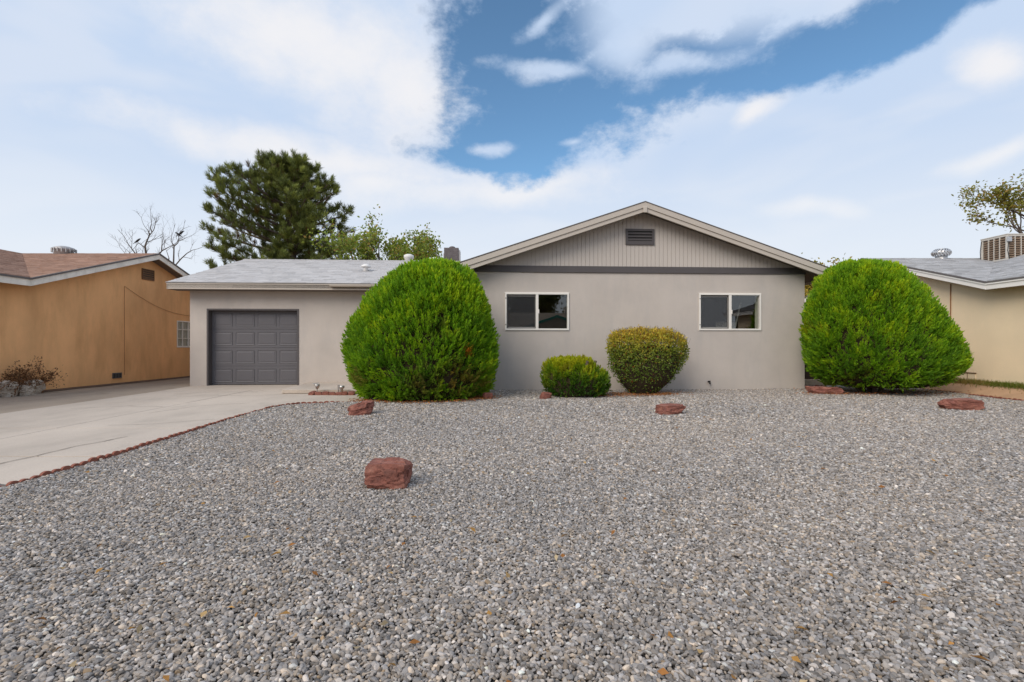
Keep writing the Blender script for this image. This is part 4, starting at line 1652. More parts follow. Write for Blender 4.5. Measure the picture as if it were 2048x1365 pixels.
def col_big(brown, gold):
    def f(P, Nn, h, clump, fine, r):
        n_ = len(P)
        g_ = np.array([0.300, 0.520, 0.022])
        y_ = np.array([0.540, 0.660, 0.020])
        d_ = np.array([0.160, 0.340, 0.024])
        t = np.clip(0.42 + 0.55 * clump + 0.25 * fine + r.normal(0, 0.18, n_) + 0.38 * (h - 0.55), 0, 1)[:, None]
        c = np.where(t < 0.5, lerp(d_, g_, t * 2), lerp(g_, y_, t * 2 - 1))
        for (bx, bz, br, bc, am) in brown:
            dd = np.sqrt((P[:, 0] - bx) ** 2 + (P[:, 2] - bz) ** 2) / br + r.normal(0, 0.25, n_) - 0.5 * fine
            k = np.clip(1.4 - dd, 0, 1)[:, None] * am * (r.uniform(0, 1, (n_, 1)) < 0.75)
            c = c * (1 - k) + np.array(bc) * k
        return c
    return f


YL = 11.2
bigL = prof_px([(526, 850, 886), (529, 826, 912), (538, 802, 934), (556, 777, 954), (580, 751, 968), (603, 732, 978), (626, 720, 981), (650, 706, 987), (684, 696, 992), (708, 692, 993),
                (732, 694, 992), (755, 699, 988), (775, 708, 981), (786, 718, 972), (793, 728, 962)], YL)
bigL = [(max(z, 0.015), a, c) for z, a, c in bigL]
plx = lambda px, yc: (px - 1024) / 1024 * yc
plz = lambda py, yc: CAM_Z + (690 - py) / 1024 * yc
YF = 9.9
brL = [(plx(910, YF), plz(757, YF), 0.24, (0.42, 0.25, 0.05), 0.9), (plx(945, YF), plz(765, YF), 0.26, (0.34, 0.24, 0.06), 0.8), (plx(838, YF), plz(772, YF), 0.24, (0.34, 0.26, 0.07), 0.8),
       (plx(722, YF + .6), plz(758, YF + .6), 0.20, (0.34, 0.27, 0.06), 0.75), (plx(936, YF), plz(702, YF), 0.085, (0.70, 0.27, 0.03), 1.0), (plx(946, YF), plz(712, YF), 0.05, (0.66, 0.24, 0.03), 1.0), (plx(880, YF), plz(655, YF), 0.20, (0.20, 0.17, 0.05), 0.55),
       (plx(860, YF), plz(785, YF), 0.55, (0.17, 0.20, 0.05), 0.45)]
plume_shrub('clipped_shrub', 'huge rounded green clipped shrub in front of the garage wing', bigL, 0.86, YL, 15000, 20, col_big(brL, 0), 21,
            holes=[(plx(802, YF), plz(703, YF), 0.12), (plx(836, YF), plz(705, YF), 0.09), (plx(824, YF), plz(552, YF + .4), 0.08), (plx(725, YF + .8), plz(690, YF + .8), 0.07), (plx(787, YF), plz(575, YF + .4), 0.07)])

YR = 12.2
bigR = prof_px([(526, 1704, 1742), (529, 1682, 1768), (538, 1662, 1794), (555, 1645, 1816), (580, 1631, 1838), (606, 1621, 1857), (640, 1614, 1876), (672, 1611, 1896), (702, 1613, 1911), (724, 1617, 1914), (742, 1624, 1908),
                (756, 1636, 1892), (767, 1655, 1870), (773, 1674, 1852)], YR)
brR = [(plx(1672, 11), plz(650, 11), 0.10, (0.30, 0.20, 0.02), 0.6), (plx(1778, 11), plz(588, 11), 0.10, (0.30, 0.18, 0.02), 0.6), (plx(1742, 11), plz(760, 11), 0.2, (0.14, 0.08, 0.02), 0.7)]
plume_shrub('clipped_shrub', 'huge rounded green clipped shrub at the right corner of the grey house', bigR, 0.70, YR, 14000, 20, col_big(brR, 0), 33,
            holes=[(plx(1755, 11), plz(545, 11.6), 0.07), (plx(1878, 11.4), plz(622, 11.4), 0.09)])


# small golden-topped evergreen
def col_small(P, Nn, h, clump, fine, r):
    n_ = len(P)
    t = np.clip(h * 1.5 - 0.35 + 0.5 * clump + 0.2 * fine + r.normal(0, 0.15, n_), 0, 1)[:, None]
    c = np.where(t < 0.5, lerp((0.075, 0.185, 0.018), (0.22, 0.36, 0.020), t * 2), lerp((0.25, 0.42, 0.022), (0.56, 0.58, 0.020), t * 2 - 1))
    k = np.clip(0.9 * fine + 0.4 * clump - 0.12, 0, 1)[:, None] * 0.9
    return c * (1 - k) + np.array([0.20, 0.14, 0.03]) * k


YS = 11.35
small = prof_px([(715, 1122, 1166), (718, 1098, 1180), (724, 1089, 1189), (737, 1083, 1200), (743, 1082, 1212), (749, 1082, 1218), (766, 1083, 1221), (780, 1087, 1217), (789, 1094, 1209), (794, 1104, 1200)], YS)
small = [(max(z, 0.03), a, c) for z, a, c in small]
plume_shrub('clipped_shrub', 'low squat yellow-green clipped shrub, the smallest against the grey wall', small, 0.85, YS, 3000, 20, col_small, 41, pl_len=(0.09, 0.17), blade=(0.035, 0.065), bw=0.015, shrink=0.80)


# broadleaf shrub, bronze on top, vase-shaped
def leafy_shrub(name, label, prof, depth_k, yc, n_lf, seed):
    r = np.random.default_rng(seed)
    cx = sum((p[1] + p[2]) / 2 for p in prof) / len(prof)
    root = empty(name, (cx, yc, 0))
    tag(root, label, 'shrub')
    P, Nn, h = profile_surface(prof, n_lf, depth_k, yc, seed=seed)
    clump = vnoise(P, 4.0, 2); fine = vnoise(P, 14.0, 7)
    O = P + Nn * (-0.07 + 0.06 * clump + 0.05 * fine + r.uniform(-0.12, 0.035, len(P)))[:, None]
    top = h > 0.80
    O[top] += np.array([0, 0, 1]) * np.abs(r.normal(0, 0.045, (top.sum(), 1)))
    D = norm(Nn * 0.45 + np.array([0, 0, 0.5]) + r.normal(0, 0.65, P.shape))
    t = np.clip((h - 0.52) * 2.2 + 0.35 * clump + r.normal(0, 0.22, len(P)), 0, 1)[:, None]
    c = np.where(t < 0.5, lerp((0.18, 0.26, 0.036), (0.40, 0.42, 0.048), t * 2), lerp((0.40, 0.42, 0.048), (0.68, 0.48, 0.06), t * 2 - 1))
    red = r.uniform(0, 1, len(P)) < 0.05
    c[red] = np.array([0.30, 0.09, 0.02])
    pale = r.uniform(0, 1, len(P)) < 0.05
    c[pale] = np.array([0.33, 0.30, 0.10])
    c = c * r.normal(1, 0.2, (len(P), 1))
    me = leaves_mesh('foliage', O - np.array([cx, yc, 0]), D, norm(Nn + np.array([0, 0, .35]) + r.normal(0, 0.45, P.shape)), r.uniform(0.036, 0.068, len(P)), r.uniform(0.020, 0.034, len(P)), c)
    link('foliage', me, M['leaf'], root)
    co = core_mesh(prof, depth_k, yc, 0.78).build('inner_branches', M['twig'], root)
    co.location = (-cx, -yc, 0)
    # twigs standing out of the top
    b = MB()
    Pt, Nt, ht = P[top], Nn[top], h[top]
    for k in r.choice(len(Pt), 160, replace=False):
        p = Vector(Pt[k]) - Vector((cx, yc, 0))
        d = Vector(norm(Nt[k] * 0.5 + np.array([0, 0, 0.9]) + r.normal(0, 0.2, 3)))
        b.tube([p - d * .08, p + d * r.uniform(.05, .13)], [.004, .002], 4)
    o = b.build('twigs', M['bark'], root)
    b = MB()
    for k in range(6):
        a = 2 * math.pi * k / 6
        b.tube([(.10 * math.cos(a), .08 * math.sin(a), -.05), (.2 * math.cos(a), .16 * math.sin(a), .3), (.42 * math.cos(a), .36 * math.sin(a), .9)], [.04, .03, .02], 6)
    b.build('stems', M['bark'], root)


YV = 12.0
vase = prof_px([(662, 1262, 1310), (664, 1238, 1342), (671, 1222, 1358), (684, 1212, 1371), (700, 1210, 1374), (720, 1213, 1371), (742, 1220, 1362), (760, 1230, 1348), (775, 1242, 1332), (786, 1254, 1320), (794, 1262, 1310)], YV)
vase = [(max(z, 0.015 + 0.001 * k), a, c) for k, (z, a, c) in enumerate(vase[::-1])]
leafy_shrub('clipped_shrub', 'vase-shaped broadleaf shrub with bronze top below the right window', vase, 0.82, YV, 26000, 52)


# ------------------------------------------------------------------ trees
def tubes_mesh(name, segs, n_=5):
    """segs: (p0, p1, r0, r1)"""
    P0 = np.array([s[0] for s in segs]); P1 = np.array([s[1] for s in segs])
    r0 = np.array([s[2] for s in segs]); r1 = np.array([s[3] for s in segs])
    d = norm(P1 - P0)
    ref = np.where(np.abs(d[:, 2:3]) < 0.9, np.array([[0, 0, 1.0]]), np.array([[1.0, 0, 0]]))
    a = norm(np.cross(d, ref)); b_ = np.cross(d, a)
    t = np.arange(n_) * 2 * np.pi / n_
    ring = a[:, None] * np.cos(t)[None, :, None] + b_[:, None] * np.sin(t)[None, :, None]
    V = np.concatenate([P0[:, None] + ring * r0[:, None, None], P1[:, None] + ring * r1[:, None, None]], 1).reshape(-1, 3)
    k = np.arange(n_); l = (k + 1) % n_
    q = np.stack([k, l, l + n_, k + n_], 1)
    F = (np.arange(len(segs)) * 2 * n_)[:, None, None] + q[None]
    return arrays_mesh(name, V, F.reshape(-1, 4))


def grow(p, d, L_, r0, depth, rnd, segs, tips, spread=0.6, kids=(2, 3), shrink=0.72, wob=0.12, upw=0.05):
    n_ = 4
    pts = [Vector(p)]
    d = Vector(d).normalized()
    for k in range(n_):
        d = (d + Vector((rnd.gauss(0, wob), rnd.gauss(0, wob), rnd.gauss(0, wob) + upw))).normalized()
        pts.append(pts[-1] + d * (L_ / n_))
    r1 = r0 * 0.62
    for k in range(n_):
        segs.append((tuple(pts[k]), tuple(pts[k + 1]), r0 + (r1 - r0) * k / n_, r0 + (r1 - r0) * (k + 1) / n_))
    if depth <= 1:
        tips += [(tuple(q), tuple(d)) for q in pts[1:]]
    if depth == 0: return
    for k in range(rnd.randint(*kids)):
        j = rnd.choice([2, 3, 4, 4])
        ax = Vector((rnd.gauss(0, 1), rnd.gauss(0, 1), rnd.gauss(0, 0.6)))
        nd = (d + ax.normalized() * spread * rnd.uniform(0.6, 1.3)).normalized()
        grow(pts[j], nd, L_ * shrink * rnd.uniform(0.8, 1.15), r1 * 0.85, depth - 1, rnd, segs, tips, spread, kids, shrink, wob, upw)


def leaf_cloud(tips, per, r, size, colfn, spread):
    T = np.array([t[0] for t in tips]); D0 = np.array([t[1] for t in tips])
    O = np.repeat(T, per, 0) + r.normal(0, spread, (len(T) * per, 3))
    D = norm(np.repeat(D0, per, 0) * 0.5 + r.normal(0, 1, O.shape) + np.array([0, 0, -0.2]))
    return leaves_mesh('foliage', O, D, r.normal(0, 1, O.shape), r.uniform(size * 0.7, size * 1.3, len(O)), r.uniform(size * .45, size * .75, len(O)), colfn(O, r), 0.1)


def tree(name, label, base, limbs, depth, seed, leaf=None, bark='bark_grey', trunk=None, **kw):
    rnd = random.Random(seed)
    r = np.random.default_rng(seed)
    root = empty(name, base)
    tag(root, label, 'tree')
    segs, tips = [], []
    tr = []
    for (p, d, L_, r0) in limbs:
        grow(p, d, L_, r0, depth, rnd, segs, tips, **kw)
    if trunk:
        for (a, c, ra, rc) in trunk: tr.append((a, c, ra, rc))
        link('trunk', tubes_mesh('trunk', tr, 9), M['bark'] if bark == 'bark' else M[bark], root, True)
    link('branches', tubes_mesh('branches', segs, 5), M[bark], root, True)
    if leaf:
        per, size, colfn, sp = leaf
        link('crown', leaf_cloud(tips, per, r, size, colfn, sp), M['leaf'], root)
    return root, tips


# bare tree behind the ochre house
YB = 30.0
bx = lambda px: (px - 1024) / 1024 * YB
bzz = lambda py: CAM_Z + (690 - py) / 1024 * YB
B0 = (bx(310), YB, -0.06)


def Lb(px, py, dy_=0.0): return Vector((bx(px) - B0[0], dy_, bzz(py)))


def path_limbs(paths, rnd, segs, tips, twig=1.0):
    for path, r0 in paths:
        r0 *= 0.72
        pts = [Lb(*q) for q in path]
        nseg = len(pts) - 1
        for k in range(nseg):
            a, c = pts[k], pts[k + 1]
            ra, rc = r0 * (1 - .7 * k / nseg), r0 * (1 - .7 * (k + 1) / nseg)
            segs.append((tuple(a), tuple(c), ra, rc))
            dr = (c - a).normalized()
            for j in range(1):
                t = rnd.uniform(.2, 1)
                ax = Vector((rnd.gauss(0, 1), rnd.gauss(0, .7), rnd.gauss(0.3, .6))).normalized()
                grow(a.lerp(c, t), (dr * .6 + ax * .8), rnd.uniform(.5, 1.0) * twig, rc * .55, 2, rnd, segs, tips, .7, (2, 3), .7, .14, .05)
        grow(pts[-1], pts[-1] - pts[-2], .8 * twig, r0 * .35, 2, rnd, segs, tips, .6, (2, 3), .7, .12, .05)


rnd = random.Random(5)
segs, tips = [], []
bare = empty('bare_tree', B0)
tag(bare, 'leafless tree rising behind the ochre house roof', 'tree')
path_limbs([([(300, 600), (292, 505), (290, 492), (293, 482), (299, 469), (304, 463)], .10),
            ([(299, 469), (297, 461), (290, 452)], .05), ([(304, 463), (301, 456), (303, 446)], .045),
            ([(290, 494), (277, 484), (269, 494)], .045), ([(283, 530), (271, 506), (262, 494), (256, 486), (251, 476)], .06),
            ([(262, 530), (252, 508), (246, 500)], .04), ([(266, 520), (258, 502), (250, 495)], .03),
            ([(312, 560), (318, 507), (324, 500), (335, 494), (347, 488)], .07), ([(324, 500), (324, 485), (324, 472)], .035),
            ([(330, 560), (347, 528), (348, 491), (356, 484), (358, 470)], .075), ([(348, 491), (342, 480), (344, 468)], .045), ([(357, 481), (368, 476), (382, 470)], .03),
            ([(350, 530), (362, 516), (374, 505), (384, 499), (396, 496)], .055), ([(338, 515), (333, 500), (343, 492)], .03)], rnd, segs, tips, 0.75)
link('branches', tubes_mesh('branches', segs, 5), M['bark_grey'], bare, True)
link('trunk', tubes_mesh('trunk', [((0, 0, -.1), (0, 0, 1.8), .26, .2), ((0, 0, 1.8), tuple(Lb(300, 600)), .2, .11), ((0, 0, 1.8), tuple(Lb(325, 570)), .18, .09),
                                   ((0, 0, 1.8), tuple(Lb(283, 530)), .14, .06), ((0, 0, 1.8), tuple(Lb(258, 530)), .12, .05), (tuple(Lb(325, 570)), tuple(Lb(312, 560)), .09, .07), (tuple(Lb(325, 570)), tuple(Lb(330, 560)), .09, .075),
                                   (tuple(Lb(330, 560)), tuple(Lb(350, 530)), .07, .055), (tuple(Lb(330, 560)), tuple(Lb(338, 515)), .05, .03)], 8), M['bark_grey'], bare, True)


def bird(px, py, face, label):
    p = Lb(px, py) + Vector(B0)
    b = MB()
    f = face
    k = 1.35
    path = [(-.20 * f, 0, -.10), (-.12 * f, 0, -.04), (-.06 * f, 0, 0.0), (0, 0, .045), (.05 * f, 0, .085), (.085 * f, 0, .115), (.115 * f, 0, .12), (.15 * f, 0, .112)]
    b.tube([(a * k, y * k, z * k) for a, y, z in path], [.012, .022, .052, .062, .05, .036, .022, .005], 10)
    b.tube([(0.0, .02, -.01), (0.0, .02, -.09)], .006, 5)
    b.tube([(0.01, -.02, -.01), (0.01, -.02, -.09)], .006, 5)
    o = b.build('bird', M['bird'], None, True)
    o.location = p
    tag(o, label, 'bird')


bird(275.5, 481.5, 1, 'black bird perched on the left limb of the bare tree')
bird(356.5, 469, -1, 'black bird perched on the bare tree, lower of the close pair')
bird(362.5, 466, 1, 'black bird perched on the bare tree, higher of the close pair')


# big pine behind the garage
def pine():
    Yp = 26.0
    X0 = plx(580, Yp)
    root = empty('pine_tree', (X0, Yp, 0))
    tag(root, 'big dark green pine tree behind the garage roof', 'tree')
    rnd = random.Random(9)
    r = np.random.default_rng(9)
    zt = plz(318, Yp)
    segs = []
    trunk = []
    n_ = 14
    pts = [Vector((0.12 * math.sin(k * .9), 0.1 * math.cos(k * .7), -.1 + (zt - 1.6) * k / n_)) for k in range(n_ + 1)]
    for k in range(n_): trunk.append((tuple(pts[k]), tuple(pts[k + 1]), .32 * (1 - .9 * k / n_) + .02, .32 * (1 - .9 * (k + 1) / n_) + .02))
    # outline of the crown: height -> reach to the left / right of the trunk, metres
    zs = [plz(p, Yp) for p in (545, 520, 480, 450, 420, 395, 370, 345, 320, 303)]
    lf = [(580 - p) / 1024 * Yp for p in (398, 402, 414, 408, 412, 440, 462, 486, 512, 532)]
    rt = [(p - 580) / 1024 * Yp for p in (716, 716, 712, 710, 706, 690, 664, 646, 630, 600)]
    tuf, tdir = [], []
    az = 0.0
    z = zs[0] - 0.9
    while z < zt - 0.2:
        hfrac = (z - zs[0]) / (zt - zs[0])
        for j in range(5):
            az += 2.399963 + rnd.gauss(0, .25)
            ca, sa = math.cos(az), math.sin(az)
            reach = (np.interp(z + .7, zs, rt) if ca > 0 else np.interp(z + .7, zs, lf))
            R_ = reach * (0.60 + 0.40 * abs(ca)) * rnd.uniform(.68, 0.99)
            if R_ < .3: R_ = .3
            base = Vector((0, 0, z)) + Vector((0.1, 0, 0)) * 0
            rise = 0.35 + 0.9 * max(hfrac, 0)
            tip = base + Vector((ca * R_, sa * R_, rise * R_ * 0.45 + .2))
            tip.z = min(tip.z, zt - .25 - .12 * rnd.random() - .25 * abs(tip.x))
            mid = base.lerp(tip, .55) + Vector((0, 0, -.10 * R_))
            path = []
            m_ = 7
            for q in range(m_ + 1):
                t = q / m_
                path.append((1 - t) ** 2 * base + 2 * t * (1 - t) * mid + t * t * tip)
            rb = .05 + .012 * R_
            for q in range(m_): segs.append((tuple(path[q]), tuple(path[q + 1]), rb * (1 - .85 * q / m_), rb * (1 - .85 * (q + 1) / m_)))
            for _ in range(4):
                tuf.append(tuple(tip + Vector((rnd.gauss(0, .10), rnd.gauss(0, .10), rnd.gauss(.02, .08)))))
                tdir.append(tuple((path[-1] - path[-2]).normalized() + Vector((0, 0, .5))))
            # side shoots ending in needle tufts
            for q in range(1, m_ + 1):
                dr = (path[q] - path[q - 1]).normalized()
                for s_ in range(2 + int(R_ * 0.8 * (1.2 if ca < 0 else 1.25))):
                    side = Vector((rnd.gauss(0, 1), rnd.gauss(0, 1), rnd.gauss(.35, .7))).normalized()
                    nd = (dr * .75 + side * .8 + Vector((0, 0, .30))).normalized()
                    Ls = rnd.uniform(.22, .80) * (1.05 - .3 * q / m_)
                    e = path[q] + nd * Ls
                    k_ = 1 + rnd.uniform(-.10, .05)
                    if e.x > np.interp(e.z, zs, rt) * k_ or e.x < -np.interp(e.z, zs, lf) * k_: continue
                    if e.z > zt: continue
                    segs.append((tuple(path[q]), tuple(e), .016, .010))
                    tuf.append(tuple(e)); tdir.append(tuple((nd + Vector((0, 0, .75))).normalized()))
        z += 0.38
    for k in range(60):
        a = rnd.uniform(0, 6.28); q = rnd.uniform(0.1, 1.25)
        e = Vector((q * math.cos(a) - .1, q * math.sin(a) * .8, zt - .10 - q * .65 + rnd.uniform(-.5, .2)))
        segs.append((tuple(pts[-1]), tuple(e), .03, .012))
        tuf.append(tuple(e)); tdir.append((.3 * math.cos(a), .3 * math.sin(a), 1))
    T = np.array(tuf); D0 = norm(np.array(tdir))
    print('pine tufts', len(T))
    nb = 62
    n_ = len(T)
    f = r.uniform(0, 1, (n_, nb))
    rad = norm(r.normal(0, 1, (n_, nb, 3)))
    rad -= D0[:, None] * (rad * D0[:, None]).sum(-1, keepdims=True)
    rad = norm(rad)
    O = T[:, None] - D0[:, None] * (0.24 * f)[..., None]
    ang = r.uniform(.20, 1.0, (n_, nb))
    D = D0[:, None] * np.cos(ang)[..., None] + rad * np.sin(ang)[..., None]
    ln = r.uniform(.19, .32, (n_, nb))
    wd = r.uniform(.016, .024, (n_, nb))
    tone = np.clip(r.normal(1, .24, (n_, 1, 1)), .5, 1.6) * r.normal(1, .12, (n_, nb, 1))
    mixg = r.uniform(0, 1, (n_, 1, 1))
    col = (np.array([.135, .165, .046]) * (1 - mixg) + np.array([.245, .270, .060]) * mixg) * tone
    brown = r.uniform(0, 1, (n_, 1, 1)) < .02
    col = np.where(brown, np.array([.17, .10, .03]) * tone, col)
    me = leaves_mesh('crown', O.reshape(-1, 3), D.reshape(-1, 3), rad.reshape(-1, 3) + r.normal(0, .5, (n_ * nb, 3)), ln.ravel(), wd.ravel(), np.broadcast_to(col, (n_, nb, 3)).reshape(-1, 3))
    link('crown', me, M['needle'], root)
    link('branches', tubes_mesh('branches', segs, 5), M['bark'], root, True)
    link('trunk', tubes_mesh('trunk', trunk, 10), M['bark'], root, True)


pine()


def leafcol(c1, c2, c3=None, p3=0.0):
    def f(O, r):
        t = r.uniform(0, 1, (len(O), 1))
        c = np.array(c1) * (1 - t) + np.array(c2) * t
        if c3 is not None:
            c = np.where(r.uniform(0, 1, (len(O), 1)) < p3, np.array(c3), c)
        return c * r.normal(1, .15, (len(O), 1))
    return f


def fan_limbs(n_, z, L_, r0, spread, rnd, lean=(0, 0)):
    out = []
    for k in range(n_):
        a = 2 * math.pi * k / n_ + rnd.uniform(-.4, .4)
        q = spread * (rnd.uniform(.75, 1.15) if k % 3 else rnd.uniform(.05, .45))
        d = (math.cos(a) * q + lean[0], math.sin(a) * q + lean[1], 1)
        out.append(((0, 0, z), d, L_ * rnd.uniform(.85, 1.15), r0))
    return out


# open autumn tree between pine and chimney
rnd = random.Random(31)
Yd = 24.0
tree('autumn_tree', 'sparse green and yellow leafed tree between the pine and the chimney', (plx(775, Yd), Yd, -.06),
     fan_limbs(10, 1.9, 2.25, .09, .85, rnd), 4, 31, (6, .14, leafcol((.18, .26, .04), (.36, .40, .06), (.42, .28, .07), .12), .14), trunk=[((0, 0, -.1), (0, 0, 2.05), .2, .14)],
     spread=.62, kids=(2, 3), shrink=.66, wob=.13, upw=.04)
# low bright green tree in front of the pine's right foot
rnd = random.Random(8)
Yd = 23.0
tree('leafy_tree', 'bushy fresh green tree low at the right foot of the pine', (plx(690, Yd), Yd, -.06),
     fan_limbs(7, 1.6, 1.42, .07, .8, rnd), 4, 8, (7, .13, leafcol((.13, .21, .03), (.28, .33, .04)), .16), trunk=[((0, 0, -.1), (0, 0, 1.65), .14, .1)],
     spread=.7, kids=(2, 3), shrink=.68, upw=.03)
# yellow tree behind the right corner
rnd = random.Random(14)
Yd = 25.0
tree('yellow_tree', 'yellow-leafed tree showing between the grey house and the big shrub', (plx(1655, Yd), Yd, -.06),
     fan_limbs(8, 1.4, 1.52, .08, .9, rnd), 4, 14, (7, .14, leafcol((.42, .34, .04), (.52, .34, .05), (.22, .22, .03), .3), .18), trunk=[((0, 0, -.1), (0, 0, 1.25), .14, .1)],
     spread=.7, kids=(2, 3), shrink=.68, upw=.03)
# tree leaning in at the right edge
rnd = random.Random(77)
Yd = 24.0
tree('olive_tree', 'olive-leafed tree with bare reaching branches behind the roof cooler', (plx(2135, Yd), Yd, -.06),
     [((0, 0, 4.2), (-1.0, -.1, .34), 2.6, .10), ((0, 0, 4.5), (-.9, .2, .62), 2.4, .09), ((0, 0, 5.1), (-.75, -.2, .95), 2.4, .09), ((0, 0, 5.6), (.3, 0, 1.0), 2.6, .1), ((0, 0, 5.0), (.9, .1, .6), 2.4, .09), ((0, 0, 4.0), (-1.0, .25, .16), 3.0, .07)],
     4, 77, (4, .15, leafcol((.18, .20, .035), (.34, .31, .05), (.38, .24, .06), .15), .14), trunk=[((0, 0, -.1), (0, 0, 4.3), .26, .2), ((0, 0, 4.3), (0, 0, 5.65), .2, .14)],
     spread=.6, kids=(2, 3), shrink=.64, wob=.14, upw=.02)


# ------------------------------------------------------------------ rocks
def rock(label, x, y, w, dpt, h, seed, mat='rock', rotz=0.0, tilt=0.0, sink=0.02, name='sandstone_rock', cat='rock', parent=None, boxy=0.93):
    r = random.Random(seed)
    bm = bmesh.new()
    bmesh.ops.create_cube(bm, size=2.0)
    cuts = 4 if parent is not None else 25
    bmesh.ops.subdivide_edges(bm, edges=bm.edges, cuts=cuts, use_grid_fill=True)
    planes = [(Vector((r.gauss(0, 1), r.gauss(0, 1), r.gauss(0.1, .6))).normalized(), r.uniform(1.02, 1.25)) for _ in range(9)]
    off = Vector((r.uniform(0, 99), r.uniform(0, 99), r.uniform(0, 99)))
    tx, ty = r.uniform(-.12, .12), r.uniform(-.15, .05)
    for v_ in bm.verts:
        p = v_.co.copy()
        nrm_ = p.normalized()
        p = p.lerp(nrm_ * 1.25, 1 - boxy)
        for q, d in planes:
            e = p.dot(q) - d
            if e > 0: p -= q * e
        # broken faces: broad lumps, sharp ridged fractures, fine chipping
        f1 = noise.noise(p * 1.1 + off)
        f2 = 1 - 2 * abs(noise.noise(Vector((p.x * 1.6, p.y * 1.6, p.z * 2.6)) + off * 1.7))
        f3 = noise.noise(p * 6.5 + off)
        cell = noise.cell(Vector((p.x * 1.5 + p.z * .4, p.y * 1.5, p.z * 2.2 - p.x * .5)) + off)
        p += nrm_ * (.11 * f1 - .06 * max(f2, 0) ** 3 + .028 * f3 + .07 * (cell - .5))
        p.x += tx * p.z; p.y += ty * p.z
        v_.co = Vector((p.x * w / 2, p.y * dpt / 2, (p.z + 1) * h / 2))
    me = bpy.data.meshes.new(name)
    bm.to_mesh(me); bm.free()
    o = link(name, me, M[mat], parent)
    o.location = (x, y, -sink)
    o.rotation_euler = (0, tilt, rotz)
    if parent is None: tag(o, label, cat)
    return o


def gp(px, py):
    y = CAM_Z * 1024 / (py - 690)
    return (px - 1024) / 1024 * y, y


for (px0, px1, py0, py1, label, sd, rz, tl, dk) in [
    (735, 820, 927, 985, 'blocky red sandstone rock in the foreground gravel, the nearest one', 1, .04, 0.0, .75),
    (702, 751, 806, 832, 'tilted red sandstone rock beside the huge shrub and the driveway edging', 2, .15, -.26, .8),
    (1315, 1364, 811, 831, 'red sandstone rock on the gravel in front of the vase-shaped shrub', 3, .2, -.05, .8),
    (1621, 1681, 775, 791, 'flat red sandstone rock at the foot of the grey house corner', 4, -.05, .02, .6),
    (1887, 1953, 800, 822, 'flat red sandstone rock on the gravel near the right edging', 5, -.08, 0.0, .6),
    (1080, 1101, 785, 800, 'small red sandstone rock tucked under the squat yellow-green shrub', 6, .1, .12, .8),
    (966, 984, 786, 800, 'small red sandstone rock at the right foot of the huge left shrub', 7, .3, 0.0, .8)]:
    x, y = gp((px0 + px1) / 2, py1)
    sc_ = y / 1024
    w_, h_ = (px1 - px0) * sc_, (py1 - py0) * sc_
    dp = w_ * dk
    rock(label, x * (1 + dp / 2 / y), y + dp / 2, w_ * 1.02, dp, h_ * 1.0 + .02, sd * 13, rotz=rz, tilt=tl, sink=.025)

# pale rocks and dry brush at the foot of the ochre wall
for k, (x, y, w_, h_, lab) in enumerate([(-11.36, 11.50, .32, .36, 'pale rock against the ochre wall, left of the pair by the dry brush'), (-11.36, 12.12, .40, .34, 'largest pale rock against the ochre wall, right end of the dry brush'),
                                         (-11.22, 11.78, .26, .24, 'small brown-stained rock low between the pale rocks by the ochre wall')]):
    rock(lab, x, y, .34, w_, h_, 50 + k, mat='pale_rock', name='pale_rock', sink=.03, boxy=.45)


def dry_brush(x, y, h, n_, seed, label):
    r = random.Random(seed)
    segs, tips = [], []
    for k in range(n_):
        a = r.uniform(0, 6.28)
        grow((r.uniform(-.08, .08), r.uniform(-.15, .15), -.02), (math.cos(a) * .45, math.sin(a) * .6, 1), h * r.uniform(.35, .6), .010, 2, r, segs, tips, .6, (2, 3), .7, .15, .02)
    root = empty('dry_brush', (x, y, 0))
    tag(root, label, 'shrub')
    link('branches', tubes_mesh('branches', segs, 4), M['cable'], root)
    rr = np.random.default_rng(seed)
    link('foliage', leaf_cloud(tips, 2, rr, .045, leafcol((.20, .11, .05), (.13, .07, .035)), .04), M['leaf'], root)


dry_brush(-11.38, 11.80, .75, 12, 3, 'dry brown brush between the pale rocks at the ochre wall')
dry_brush(-11.40, 12.28, .62, 9, 4, 'dry brown brush beyond the largest pale rock at the ochre wall')
dry_brush(-11.40, 11.25, .7, 9, 6, 'dry brown brush at the left edge by the ochre wall')

# ------------------------------------------------------------------ small bed with two lamps in front of the porch
bx0, bx1, by0, by1 = -4.66, -3.70, 11.72, 12.0
bedr = empty('bed_border', ((bx0 + bx1) / 2, by0, 0))
tag(bedr, 'row of small red stones bordering the bed before the porch slab', 'border')
k = 0
x = bx0
while x < bx1 - .05:
    w_ = random.uniform(.10, .17)
    o = rock('', x + w_ / 2 - (bx0 + bx1) / 2, 0.02 + .02 * math.sin(k), w_ * .98, .10, random.uniform(.075, .10), 200 + k, parent=bedr, name='stone', sink=.012, boxy=.6)
    x += w_
    k += 1
for q, xx in enumerate((bx0 + .03, bx1 - .02)):
    for j in range(2):
        rock('', xx - (bx0 + bx1) / 2, .13 + .12 * j, .11, .12, random.uniform(.07, .10), 300 + 10 * q + j, parent=bedr, name='stone', sink=.012, boxy=.6)
b = MB(); b.box(bx0 + .05, bx1 - .05, by0 + .05, by1 + .03, 0.004, .035); tag(b.build('bed_soil', M['dirt']), kind='structure')


